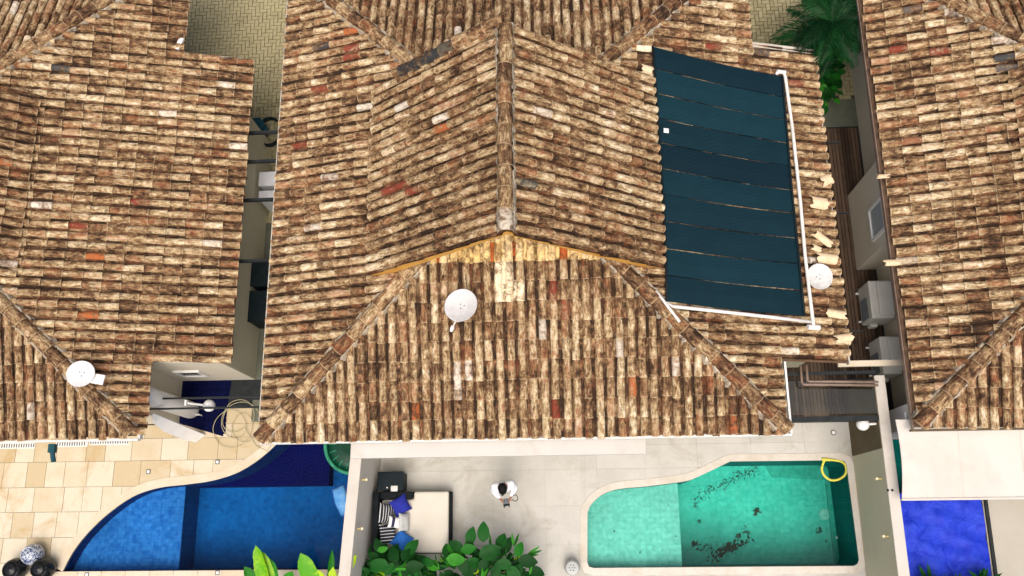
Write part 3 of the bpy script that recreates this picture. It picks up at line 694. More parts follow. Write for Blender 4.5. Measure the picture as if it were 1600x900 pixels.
obj('fascia', MB().box(5.72, 5.75, 3.28, 10.3, 2.26, 2.40), 'gutter', main)
# left house
box_part('wall', left, 'wall_beige', -18.8, -9.2, 2.62, 10.6, 0, 2.72); box_part('rear_wall', left, 'wall_beige', -18.8, -10.3, 10.601, 12.9, 0, 2.72)
box_part('extension_wall', left, 'wall_olive', -9.2, -7.42, 3.66, 9.75, 0, 2.28)
obj('extension_front', MB().box(-9.195, -7.425, 3.635, 3.658, 0, 2.27), 'wall_beige', left)
window_on(left, 'y', 3.635, -8.85, -8.25, .75, 1.35, glass='glass_dark', t=-.05)
obj('fascia', MB().box(-19.3, -8.78, 1.935, 1.97, 2.66, 2.78), 'white_metal', left)
obj('fascia', MB().box(-8.80, -8.765, 1.97, 3.6, 2.60, 2.74), 'white_metal', left)
obj('verge_flashing', MB().obox((-8.05, 10.80, 2.56), (.75, 0, -.75 * T), (0, .03, 0), (0, 0, .04)), 'gutter', left)
obj('flashing_end', MB().obox((-8.72, 11.0, 2.86), (.05, .14, .0), (.05, -.02, 0), (0, 0, .03)), 'white_metal', left)
# right house
box_part('wall', right, 'wall_beige', 7.36, 16.6, 2.5, 12.0, 0, 2.72)
box_part('side_bay', right, 'wall_beige', 6.90, 7.359, 5.95, 7.82, 0, 2.70)
window_on(right, 'x', 6.90, 6.2, 6.95, 1.35, 2.25, t=-.06)
obj('fascia', MB().box(6.675, 6.70, 1.9, 12.5, 2.66, 2.78), 'brown_metal', right)
obj('fascia', MB().box(6.64, 17.2, 1.865, 1.90, 2.66, 2.78), 'dull_brown', right)
box_part('porch_wall', right, 'wall_white', 6.78, 7.355, 1.98, 2.45, 0, 2.62)

# ---------------------------------------------------------------- left terrace: blue pool, stone deck
def offset_line(pts, d):
    out = []
    for i, p in enumerate(pts):
        t = (pts[min(i + 1, len(pts) - 1)] - pts[max(i - 1, 0)]).normalized(); out.append(p + Vector((-t.y, t.x, 0)) * d)
    return out
ctl = [P(x, y) for x, y in ((98, 893), (116, 860), (141, 829), (175, 798), (212, 774), (250, 762), (292, 757), (332, 751), (370, 739), (402, 720), (430, 696), (452, 672))]
curve = smooth_line(ctl, 6)
YB = curve[0].y
poolL = [(p.x, p.y) for p in curve] + [(curve[-1].x + .3, 2.35), (-4.50, 2.35), (-4.66, YB)]
WL = -0.10
pl = thing('swimming_pool', 'blue tiled swimming pool with curved edge beside cream stone deck', 'pool', (-7, .6, -1.2))
def ring_walls(poly, z0, z1):
    n = len(poly); return MB().add([(x, y, z0) for x, y in poly] + [(x, y, z1) for x, y in poly], [(i, i + n, (i + 1) % n + n, (i + 1) % n) for i in range(n)])
def sheet(poly, z):
    poly = [(p[0], p[1]) for p in poly]
    if area(poly) < 0: poly = poly[::-1]
    mb = MB(); tri = tessellate_polygon([[Vector((x, y, 0)) for x, y in poly]]); fs = []
    for t in tri:
        A, B_, C = (poly[i] for i in t)
        fs.append(t if (B_[0] - A[0]) * (C[1] - A[1]) - (B_[1] - A[1]) * (C[0] - A[0]) > 0 else t[::-1])
    return mb.add([(x, y, z) for x, y in poly], fs)
SH, DP = -0.42, -1.25
xs = P(287, 800, SH).x                                     # edge of the shallow shelf
big = 40
shelf = clip_poly(poolL, [(-big, -big), (xs, -big), (xs, big), (-big, big)])
deep = clip_poly(poolL, [(xs, -big), (big, -big), (big, big), (xs, big)])
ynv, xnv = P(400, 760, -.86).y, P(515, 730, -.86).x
obj('wall', ring_walls(poolL, -1.6, -.004), 'blue_wall', pl)
obj('shallow_shelf', sheet(shelf, SH), 'blue_shallow', pl)
obj('shelf_riser', MB().add([(xs, YB, DP), (xs, 2, DP), (xs, 2, SH), (xs, YB, SH)], [(0, 3, 2, 1)]), 'blue_riser', pl)
obj('deep_floor', sheet(deep, DP), 'blue_deep', pl)
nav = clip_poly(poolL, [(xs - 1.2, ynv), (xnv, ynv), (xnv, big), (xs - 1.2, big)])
obj('dark_area', MB().prism(nav, -1.6, -.86), 'blue_navy', pl, label='dark navy area painted into the blue pool')  # dark area the scene's light doesn't cast, painted in as navy colour
obj('water', sheet(poolL, WL), 'water_blue', pl)
# coping stones along the curve
co = offset_line(curve, .20); ci = curve
k = 0; step = 9
deckL = thing('pool_deck', 'x', 'deck', (-11, 1, 0)); del deckL['label'], deckL['category']; struct(deckL)
obj('bed', MB().prism([(p.x, p.y) for p in co] + [(co[-1].x + .3, 2.6), (-16, 2.6), (-16, -4), (co[0].x, -4)], -.09, -.02), 'joint_pale', deckL)
while k < len(curve) - 1:
    e = min(k + step, len(curve) - 1); t = .004
    poly = [(p.x, p.y) for p in ci[k:e + 1]] + [(p.x, p.y) for p in reversed(co[k:e + 1])]
    obj('coping_stone', MB().prism(poly, -.06, .012), 'coping_cream', pl, bevel=.004); k = e
for i in range(12):
    xa = curve[0].x - .2 + i * .56
    if xa < -4.5: obj('coping_stone', MB().box(xa + .003, min(xa + .557, -4.45), YB - .30, YB, -.06, .012), 'coping_cream', pl, bevel=.004)
deck_poly = [(p.x, p.y) for p in co] + [(-6.0, 2.6), (-16, 2.6), (-16, -3.5), (co[0].x, -3.5)]
row_h = [.56] * 12; y = 2.28; r_ = 0
while y > -3.4:
    hgt = random.uniform(.5, .6); x = -15.6 + (r_ % 3) * .17
    while x < -5.8:
        w = random.choice([.52, .55, .58, .64, .46, .72]); g_ = .005
        c = clip_poly(deck_poly, [(x + g_, y - hgt + g_), (x + w - g_, y - hgt + g_), (x + w - g_, y - g_), (x + g_, y - g_)])
        if len(c) >= 3 and abs(area(c)) > .004: obj('stone_tile', MB().prism(c, -.03, random.gauss(0, .0012)), 'stone_cream', deckL)
        x += w
    y -= hgt; r_ += 1
# strip of narrower stones under the eave, then the court floor
for i in range(13):
    x = -15.6 + i * .7
    if x < -6.3: obj('stone_tile', MB().box(x + .004, min(x + .696, -6.2), 2.285, 2.59, -.03, .001), 'stone_cream', deckL)
struct(obj('court_floor', MB().box(-9.2, -6.1, 2.6, 2.98, -.06, -.004), 'stone_cream')); struct(obj('rear_court_floor', MB().box(-9.2, -6.1, 2.985, 3.63, -.06, -.004), 'dark_metal'))  # rear part near black: deep shade put into the floor colour
# navy floor tiles in the court, one row of lines at a time
nf = struct(obj('court_tiling', MB().prism([(-9.19, 2.62), (-8.1, 2.30), (-8.0, 3.63), (-9.19, 3.63)], -.02, .004), 'navy_floor'))
for i in range(9):
    yy = 2.36 + i * .13
    x0 = -9.17 if yy > 2.62 else -9.17 + (2.62 - yy) * 3.4
    obj('tile_row', MB().box(x0, -8.05, yy, yy + .11, .004, .012), 'navy_floor').parent = nf
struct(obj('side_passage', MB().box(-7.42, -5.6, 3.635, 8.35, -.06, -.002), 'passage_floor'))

# ---------------------------------------------------------------- patio and green pool
PY0, PY1 = -4.0, 2.75
c2 = [P(x, y) for x, y in ((918, 801), (924, 788), (938, 775), (955, 767), (975, 763), (1010, 760), (1050, 755), (1075, 751), (1095, 743), (1118, 732), (1141, 721))]
top = [(p.x, p.y) for p in smooth_line(c2, 4)]
xr0, yr0 = P(1322, 719).x, P(1322, 719).y; xrb, ybr = P(1343, 884).x, P(1343, 884).y; xlb = P(918, 884).x
poolR = top + [(xr0 - .12, yr0), (xr0 - .03, yr0 - .03), (xr0, yr0 - .12), (xrb, ybr + .12), (xrb - .04, ybr + .04), (xrb - .12, ybr), (xlb + .12, ybr), (xlb + .03, ybr + .03), (xlb, ybr + .12)]
if area(poolR) < 0: poolR = poolR[::-1]
pg = thing('swimming_pool', 'turquoise green swimming pool with dead leaves on its floor', 'pool', (3.2, .5, -1.2))
obj('wall', ring_walls(poolR[::-1], -2.0, -.004), 'teal_wall', pg)
xs2 = P(1061, 800, -.35).x
obj('shallow_shelf', sheet(clip_poly(poolR, [(-big, -big), (xs2, -big), (xs2, big), (-big, big)]), -.35), 'teal_shallow', pg)
obj('shelf_riser', MB().add([(xs2, -2, -1.6), (xs2, 2, -1.6), (xs2, 2, -.35), (xs2, -2, -.35)], [(0, 1, 2, 3)]), 'teal_dark', pg)
DR = -1.5
obj('deep_floor', sheet(clip_poly(poolR, [(xs2, -big), (big, -big), (big, big), (xs2, big)]), DR), 'teal_deep', pg)
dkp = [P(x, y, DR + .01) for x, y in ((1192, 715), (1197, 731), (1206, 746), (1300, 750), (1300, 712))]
obj('dark_area', MB().prism([(p.x, p.y) for p in dkp], DR - .3, DR + .03), 'teal_dark', pg, label='darker teal area by the pool edge')  # slightly raised area of darker teal on the deep floor
ben = [P(x, y, DR + .06) for x, y in ((1290, 752), (1312, 752), (1322, 880), (1304, 880))]
obj('bench', MB().prism([(p.x, p.y) for p in ben], DR - .3, DR + .06), 'teal_dark', pg)
dc = P(1288, 804, DR + .02)
obj('floor_drain', MB().lathe([(.13, 0), (.13, .012), (.10, .018), (.09, .012)], dc, 24), 'teal_shallow', pg)
for x, y in ((1301, 765), (1308, 840)):
    obj('jet_nozzle', MB().lathe([(.03, 0), (.03, .03), (.015, .04)], P(x, y, DR + .065), 10), 'white_metal', pg)
obj('water', sheet(poolR, -.07), 'water_teal', pg)
# coping
pts = [Vector((x, y, 0)) for x, y in poolR]; n = len(pts)
def outset(d):
    out = []
    for i in range(n):
        t = (pts[(i + 1) % n] - pts[i - 1]).normalized(); out.append(pts[i] + Vector((t.y, -t.x, 0)) * d)
    return out
oc = outset(.16); i = 0
acc = 0; start = 0
for i in range(n):
    acc += (pts[(i + 1) % n] - pts[i]).length
    if acc > .5 or i == n - 1:
        m = max(1, int(acc / .62)) if (i - start) == 0 else 1
        idx = [q % n for q in range(start, i + 2)]
        if m > 1:
            a0, a1, b0, b1 = pts[start], pts[(i + 1) % n], oc[start], oc[(i + 1) % n]
            for q in range(m):
                f0, f1 = q / m + .003, (q + 1) / m - .003
                obj('coping_stone', MB().prism([tuple(a0.lerp(a1, f0))[:2], tuple(a0.lerp(a1, f1))[:2], tuple(b0.lerp(b1, f1))[:2], tuple(b0.lerp(b1, f0))[:2]], -.05, .010), 'coping_grey', pg, bevel=.004)
        else:
            obj('coping_stone', MB().prism([tuple(pts[q])[:2] for q in idx] + [tuple(oc[q])[:2] for q in reversed(idx)], -.05, .010), 'coping_grey', pg, bevel=.004)
        start = i + 1; acc = 0
# patio slabs cut around the pool
patio = thing('patio', 'x', 'x', (1, 0, 0)); del patio['label'], patio['category']; struct(patio)
o16 = [(p.x, p.y) for p in outset(.10)]
il = min(range(n), key=lambda q: o16[q][0]); ir = max(range(n), key=lambda q: o16[q][0])
XL, XR = -4.6, 6.33; hx0, hx1 = o16[il][0], o16[ir][0]
def chain(i0, i1):                                             # counter-clockwise walk along the pool outline
    out = [o16[i0]]; q = i0
    while q != i1: q = (q + 1) % n; out.append(o16[q])
    return out
low, high = chain(il, ir), chain(ir, il)
if sum(p[1] for p in low) / len(low) > sum(p[1] for p in high) / len(high): low, high = high[::-1], low[::-1]
regions = [[(XL, PY0), (hx0, PY0), (hx0, PY1), (XL, PY1)], [(hx1, PY0), (XR, PY0), (XR, PY1), (hx1, PY1)],
           [(hx0, PY0), (hx1, PY0)] + low[::-1], [(hx1, PY1), (hx0, PY1)] + high[::-1]]
bd = MB()
for rg_ in regions: sm = sheet(rg_, -.012); bd.add(sm.v, sm.f)
obj('bed', bd, 'joint_pale', patio)
xg = [XL, -4.0, -2.95, -1.75, -.55, .35, .62, 1.7, 2.9, 4.1, 5.3, XR]
yg = [PY1, 1.95, 1.42, .62, -.22, -1.06, -1.9, -2.74, PY0]
for a in range(len(xg) - 1):
    for b in range(len(yg) - 1):
        gp = .0016
        for rg_ in regions:
            c = clip_poly(rg_, [(xg[a] + gp, yg[b + 1] + gp), (xg[a + 1] - gp, yg[b + 1] + gp), (xg[a + 1] - gp, yg[b] - gp), (xg[a] + gp, yg[b] - gp)])
            if len(c) >= 3 and abs(area(c)) > .003: obj('paving_slab', MB().prism(c, -.03, random.gauss(0, .0006)), 'patio_slab', patio)

# ---------------------------------------------------------------- garden walls between the plots
def garden_wall(label, poly, z, lamps, face_sign, capm='cap_white', bodym='wall_white'):
    cxy = (sum(p[0] for p in poly) / len(poly), sum(p[1] for p in poly) / len(poly))
    w = thing('garden_wall', label, 'wall', (*cxy, 0)); obj('body', MB().prism(poly, -1.2, z), bodym, w)
    obj('capping', MB().prism(poly, z + .001, z + .035), capm, w, bevel=.008)
    return w
wl_ = garden_wall('cream wall between the blue pool and the black daybed', [(-4.26, 2.74), (-4.50, 2.74), (-4.72, -.8), (-4.9, -4), (-4.66, -4), (-4.48, -.8)], 1.92, None, 1)
wr_ = garden_wall('long cream wall along the right edge of the green pool', [(6.33, -4), (6.56, -4), (6.54, 3.1), (6.33, 3.1)], 1.96, None, -1, bodym='wall_olive')
obj('brown_panel', MB().box(6.318, 6.329, 1.62, 3.1, .01, 1.95), 'dull_brown', wr_, label='brown end of the wall')  # thin brown panel over the house end of the wall face
for x, y in ((1387, 766), (1394, 766)):
    obj('cap_vent', MB().lathe([(.025, 0), (.025, .012), (.015, .016)], P(x, y, 1.996), 10), 'dark_metal', wr_)
def wall_lamp(pt, sx, label):
    t = thing('wall_lamp', label, 'lamp', pt, 'small brass spotlights on the garden walls')
    obj('bracket', MB().tube([pt, Vector(pt) + Vector((sx * .07, 0, 0))], .018, 8), 'brass', t)
    c = Vector(pt) + Vector((sx * .10, 0, 0))
    obj('lamp_head', MB().lathe([(.015, -.05), (.03, -.04), (.034, .03), (.029, .04), (.026, .025)], c, 14), 'brass', t)
    obj('lens', MB().lathe([(.025, .024), (.02, .034), (.008, .037)], c, 14), 'white_metal', t)
wall_lamp((-4.36, P(570, 750, 1.6).y, 1.7), 1, 'brass spotlight on cream wall near the black storage box')
wall_lamp((-4.42, P(567, 826, 1.6).y, 1.7), 1, 'brass spotlight on cream wall behind the striped pillows')
wall_lamp((6.33, P(1373, 748, 1.7).y, 1.7), -1, 'brass spotlight on right wall nearer the yellow hose')
wall_lamp((6.33, P(1385, 838, 1.7).y, 1.7), -1, 'brass spotlight on right wall farther from the yellow hose')
def globe_lamp(arm0, globe, label):
    t = thing('globe_lamp', label, 'lamp', arm0, 'white globe lamps by the side gates'); a, b = Vector(arm0), Vector(globe)
    obj('arm', MB().tube([a, b], .025, 8), 'white_metal', t); obj('backplate', MB().obox(a, (.02, 0, 0), (0, .06, 0), (0, 0, .08)), 'white_metal', t)
    obj('globe', MB().lathe([(.02, -.13), (.08, -.10), (.125, -.03), (.13, .03), (.10, .09), (.05, .125), (.015, .135)], b, 20), 'white_metal', t, smooth=True)
globe_lamp(P(1374, 662, 1.8), P(1348, 663, 1.8), 'white globe lamp by the green pool and timber deck')
globe_lamp(P(292, 630, 1.9), P(327, 634, 1.8), 'white globe lamp over the navy tiled court')

# ---------------------------------------------------------------- right passage: timber deck, beams, air conditioners
deck = thing('timber_deck', 'dark brown plank deck in passage beside right house', 'deck', (6, 6, 0))
obj('joists', MB().box(3.9, 7.34, 2.48, 9.65, -.05, .0), 'dark_metal', deck)
x = 3.95
while x < 7.3:
    ya, yb_ = (2.5, 9.6) if x < 6.8 else (3.15, 9.6)
    if 6.8 <= x: ya = 3.15
    if x + .07 > 6.90: segs = [(ya, 5.93), (7.84, yb_)]
    else: segs = [(ya, yb_)]
    for a, b in segs: obj('plank', MB().box(x, x + .07, a, b, .004, .035), 'plank', deck)
    x += .082
def beam(label, a, b, s=.05):
    t = obj('steel_beam', MB().obox((Vector(a) + Vector(b)) / 2, (Vector(b) - Vector(a)) / 2, (0, s * .6, 0), (0, 0, s)), 'dark_metal'); return tag(t, label, 'beam', 'dark steel beams across the side passages')
ZB = 2.05
RB = [(222, 1330, 'behind the fallen yellow tile'), (268, 1332, ''), (332, 1318, ''), (386, 1330, '')]
ord_ = ['farthest', 'second farthest', 'third farthest', 'fourth farthest', 'fifth farthest']
for q, yy in enumerate((222, 333, 518)):
    nm = ['first', 'second', 'third', 'fourth', 'fifth', 'sixth'][q]
    yw = P(1320, yy, ZB).y; beam('thin dark steel beam across right passage, %s from the palm' % nm, (5.32, yw, ZB), (6.2, yw, ZB), .022)
beam('dark steel beam over the timber deck beside the brown pipes', (4.0, P(1300, 583, ZB).y, ZB), (6.33, P(1300, 583, ZB).y, ZB))
beam('thick dark steel beam at the pool end of the timber deck', (4.0, P(1300, 655, 1.9).y, 1.9), (6.33, P(1300, 655, 1.9).y, 1.9), .09)
obj('x', MB(), None) if False else None
t = thing('glass_canopy', 'clear glass pane over the timber deck beside the green pool', 'canopy', (5.2, 2.6, 2.0))
obj('pane', MB().box(4.2, 6.3, 2.32, 3.0, 1.985, 1.995), 'clear_glass', t); obj('rail', MB().box(4.2, 6.3, 3.005, 3.03, 1.96, 2.0), 'dark_metal', t)
t = thing('drain_pipe', 'pair of brown gutter pipes running above the timber deck', 'pipe', P(1255, 600, 2.2))
for dx, dy in ((0, 0), (9, -5)):
    obj('pipe', MB().tube([P(1251 + dx, 570, 2.24), P(1253 + dx, 598 + dy * .6, 2.2), P(1256 + dx, 601 + dy, 2.2), P(1300, 601 + dy, 2.2), P(1372, 602 + dy, 2.18)], .027, 8), 'brown_metal', t, smooth=True)
tag(obj('steel_angle', MB().box(5.62, 6.9, P(1350, 568, 2.0).y - .06, P(1350, 568, 2.0).y + .06, 1.95, 2.03), 'coping_cream'), 'pale flat beam between tiled eave and air conditioner', 'beam')
def ac_unit(x0, x1, y0, y1, z0, z1, label):
    t = thing('air_conditioner', label, 'air conditioner', ((x0 + x1) / 2, (y0 + y1) / 2, z0), 'air conditioners beside the right house')
    obj('casing', MB().box(x0, x1, y0, y1, z0, z1), 'ac_white', t, bevel=.03)
    obj('top_lid', MB().box(x0 + .16, x1 - .01, y0 + .05, y1 - .03, z1 + .001, z1 + .07), 'ac_white', t, bevel=.025)
    gr = MB()
    for q in range(9): gr.box(x0 - .012, x0 - .002, y0 + .06, y0 + .06 + (y1 - y0) * .55, z0 + .10 + q * .055, z0 + .12 + q * .055)
    obj('grille', gr, 'grey_plastic', t)
    for yy in (y0 + .08, y1 - .12): obj('bracket', MB().box(x0 - .05, 7.36, yy, yy + .04, z0 - .05, z0 - .001), 'white_metal', t)
    obj('valve_cover', MB().box(x0 + .1, x0 + .28, y0 - .09, y0 - .001, z0 + .04, z0 + .26), 'ac_white', t, bevel=.03)
ac_unit(6.80, 7.30, 4.55, 5.42, .2, .95, 'grey white air conditioner beside the wall bay with a window')
ac_unit(6.86, 7.27, 3.28, 4.12, .3, 1.05, 'white air conditioner nearer the green pool')
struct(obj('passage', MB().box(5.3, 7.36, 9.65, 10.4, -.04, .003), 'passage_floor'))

# left passage
for q, (yy, xa) in enumerate(((207, 0), (252, 0), (312, 0), (407, 0))):
    nm = ['nearest the herringbone paving', 'second from the herringbone paving', 'third from the herringbone paving', 'fourth from the herringbone paving'][q]
    yw = P(420, yy, ZB).y; beam('dark beam across left passage, %s' % nm, (-7.42, yw, ZB), (-5.62, yw, ZB), .05)
for q, yy in enumerate((621, 637)):
    yw = P(350, yy, 2.0).y; beam(['dark beam above the window, over the navy tiled court', 'dark beam below the globe lamp over the court'][q], (-9.2, yw, 2.0), (-6.2, yw, 2.0), .03)
def carton(c, s, label, mat='box_pale'):
    t = thing('storage_carton', label, 'box', (c[0], c[1], 0), 'boxes stacked in the left passage')
    obj('body', MB().box(c[0] - s[0], c[0] + s[0], c[1] - s[1], c[1] + s[1], 0, s[2]), mat, t, bevel=.01)
    obj('lid', MB().box(c[0] - s[0] - .015, c[0] + s[0] + .015, c[1] - s[1] - .015, c[1] + s[1] + .015, s[2] + .001, s[2] + .05), mat, t, bevel=.01)
p = P(424, 279, .9); carton((p.x, p.y), (.30, .17, .85), 'pale box in left passage, farther from the pool')
p = P(424, 305, .9); carton((p.x, p.y), (.30, .11, .85), 'pale narrow box in left passage, second from paving')
p = P(412, 428, .8); carton((p.x, p.y), (.3, .28, .75), 'dark bin in left passage, farther one', 'black_plastic')
p = P(408, 478, .8); carton((p.x, p.y), (.3, .36, .75), 'dark bin in left passage, nearer the court', 'black_plastic')
p = P(404, 200, .5); t = thing('hose_reel', 'black hose reel by left house beside herringbone paving', 'hose reel', (p.x, p.y, 0))
rg = MB()
for q in range(5):
    rr = .30 - .012 * (q % 2); c = p + Vector((.28, -.1, -.1 + q * .03)); rg.tube([c + Vector((rr * math.cos(a * .25), rr * 1.25 * math.sin(a * .25), 0)) for a in range(26)], .02, 6)
obj('hose', rg, 'black_plastic', t, smooth=True); obj('drum', MB().lathe([(.2, 0), (.2, .02), (.07, .03), (.07, .3), (.2, .31), (.2, .33)], (p.x, p.y, .35), 20), 'bin_teal', t)
obj('stand', MB().box(p.x - .05, p.x + .05, p.y - .15, p.y + .15, 0, .35), 'dark_metal', t)
obj('handle', MB().tube([p + Vector((-.1, .2, .1)), p + Vector((.02, .55, .35))], .025, 6), 'rope', t)
# court: tank, leaning board, coiled cable
a, b = P(300, 640, .05), P(300, 640, .05) + Vector((0, 0, 2.3))
t = thing('water_tank', 'tall white cylinder standing against left house side wall', 'tank', a)
a = Vector((-8.90, 2.92, .02))
obj('shell', MB().lathe([(.10, 0), (.19, .03), (.20, .10), (.20, 2.5), (.18, 2.57), (.08, 2.6)], a, 28), 'white_metal', t, smooth=True)
obj('pipe', MB().tube([a + Vector((.1, -.12, .15)), a + Vector((.25, -.12, .15)), a + Vector((.25, -.12, .02))], .02, 8), 'pvc', t)
bq = [P(238, 664, 1.9), P(262, 664, 1.9), P(330, 684, .35), P(300, 689, .2)]
tb = thing('white_board', 'white pointed board leaning against left house front', 'board', (-9.4, 2.3, 0))
prof = [(0, 0), (.22, .03), (.27, .5), (.26, 1.3), (.17, 1.8), (.02, 2.05), (-.05, 2.05), (-.05, 0)]
bm_ = MB(); base = Vector((-8.55, 2.30, .01)); ux, uy = Vector((-.75, -.65, 0)).normalized(), Vector((-.16, .12, 1)).normalized(); un = ux.cross(uy)
vs = [base + ux * q + uy * w for q, w in prof] + [base + ux * q + uy * w + un * .05 for q, w in prof]; m = len(prof)
bm_.add(vs, [tuple(range(m)), tuple(range(m, 2 * m))[::-1]] + [(i, i + m, (i + 1) % m + m, (i + 1) % m) for i in range(m)])
obj('deck_panel', bm_, 'white_metal', tb, bevel=.008); obj('stringer', MB().obox(base + uy * 1.0 + ux * .1 + un * .056, uy * .9, ux * .006, un * .004), 'grey_plastic', tb)
cm = MB(); pts_ = []
for q in range(60):
    a_ = q * .42; rr = .32 + .16 * math.sin(q * .31); c0 = P(372, 662, .02)
    pts_.append(c0 + Vector((rr * 1.1 * math.cos(a_) + .1 * math.sin(q * .2), rr * 1.2 * math.sin(a_), .02 + .02 * (q % 3))))
cm.tube(smooth_line(pts_, 3) + [P(400, 697, .02), P(418, 705, .02), P(428, 688, .03)], .008, 5)
tag(obj('loose_cable', cm, 'rope', smooth=True), 'thin beige cable lying in loose loops on court floor', 'cable')
sh_ = P(385, 655, .02); tag(obj('doormat', MB().box(-7.45, -6.7, 2.62, 3.15, .0, .02), 'passage_floor', bevel=.01), 'grey green mat under the loose cable', 'mat')

# ---------------------------------------------------------------- roof fittings
SR = (E0 + T * 4.29, -T, 0.0)          # right slope of the middle house
SF = (E0 - T * 1.89, 0.0, T)           # its front slope
def s_r(px, py, lift=.17): return on_plane(px, py, *SR, lift)
Ly = [(1020, 72), (1022.5, 106), (1025, 145), (1028, 184), (1031, 222), (1033, 262), (1036, 303), (1038, 345), (1040, 388), (1041.5, 430), (1042, 471)]
Ry = [(1222, 119), (1225, 152), (1228, 187), (1231, 223), (1234, 259), (1237, 297), (1241, 333), (1245, 372), (1249, 412), (1253, 453), (1257, 494)]
sc_ = thing('solar_collector', 'dark teal solar pool heating mats on right slope of middle roof', 'solar collector', s_r(1140, 290, .1))
for q in range(10):
    mb = MB(); rows = []; ns = 14
    for k in range(ns + 1):
        f = k / ns; sag = math.sin(f * math.pi) * random.uniform(-.4, .6)
        g0 = .020 + .012 * math.sin(f * 3 + q * 1.9) * (.5 + .5 * math.sin(q * 2.3)); g1 = .022 + .012 * math.sin(f * 3 + q)
        A = s_r(Ly[q][0] + (Ry[q][0] - Ly[q][0]) * f, Ly[q][1] + (Ry[q][1] - Ly[q][1]) * f + 2 * math.sin(f * math.pi)); Bp = s_r(Ly[q + 1][0] + (Ry[q + 1][0] - Ly[q + 1][0]) * f, Ly[q + 1][1] + (Ry[q + 1][1] - Ly[q + 1][1]) * f + 2 * math.sin(f * math.pi))
        d = Bp - A; a_, b_ = A + d * max(.012, g0), Bp - d * max(.012, g1 * .6)
        h = .004 * math.sin(f * 9 + q) ; mid = (a_ + b_) / 2 + Vector((0, 0, .012 + h)); a_ = a_ + Vector((0, 0, h)); b_ = b_ + Vector((0, 0, h))
        rows.append([a_, mid, b_, b_ - Vector((0, 0, .018)), a_ - Vector((0, 0, .018))])
    vs = [x for r in rows for x in r]; fs = []
    for k in range(ns):
        for c in range(5): fs.append((k * 5 + c, k * 5 + (c + 1) % 5, k * 5 + 5 + (c + 1) % 5, k * 5 + 5 + c))
    fs += [tuple(range(5))[::-1], tuple(ns * 5 + c for c in range(5))]
    mb.add(vs, [f_[::-1] for f_ in fs]); obj('solar_mat', mb, 'solar_mat', sc_, smooth=False)
obj('header_pipe', MB().tube([s_r(*p, .19) for p in Ly], .028, 8), 'black_plastic', sc_, smooth=True)
obj('header_pipe', MB().tube([s_r(*p, .19) for p in Ry], .028, 8), 'black_plastic', sc_, smooth=True)
q = [s_r(1037, 200, .205), s_r(1045, 201, .205), s_r(1045, 208, .205), s_r(1037, 207, .205)]
obj('sticker', MB().add(q + [v - Vector((0, 0, .006)) for v in q], [(3, 2, 1, 0), (0, 1, 5, 4), (1, 2, 6, 5), (2, 3, 7, 6), (3, 0, 4, 7)]), 'white_metal', sc_)
pv = thing('pvc_pipe', 'white plastic pipe running down beside the solar mats', 'pipe', s_r(1240, 300))
obj('run', MB().tube([s_r(1213, 116, .2), s_r(1216, 111, .2), s_r(1224, 112, .2), s_r(1227, 120, .2), s_r(1238, 200, .18), s_r(1250, 310, .2), s_r(1258, 400, .19), s_r(1265, 460, .18), s_r(1271, 508, .18)], .036, 10), 'pvc', pv, smooth=True)
obj('elbow', MB().tube([s_r(1262, 511, .18), s_r(1280, 512, .18)], .055, 10), 'pvc', pv)
obj('elbow', MB().tube([s_r(1214, 112, .2), s_r(1227, 113, .2)], .045, 10), 'pvc', pv)
pv = thing('pvc_pipe', 'white plastic pipe along the lower edge of the solar mats', 'pipe', s_r(1150, 490))
obj('run', MB().tube([s_r(1044, 478, .17), s_r(1120, 486, .18), s_r(1200, 495, .17), s_r(1268, 503, .18)], .036, 10), 'pvc', pv, smooth=True)
obj('elbow', MB().tube([s_r(1040, 474, .17), s_r(1050, 480, .17)], .05, 10), 'pvc', pv)
pv = thing('pvc_pipe', 'short white pipe lying across the hip by the solar mats', 'pipe', s_r(1043, 478))
obj('run', MB().tube([s_r(1025, 454, .2), s_r(1043, 478, .26), s_r(1062, 503, .27)], .03, 8), 'pvc', pv, smooth=True)
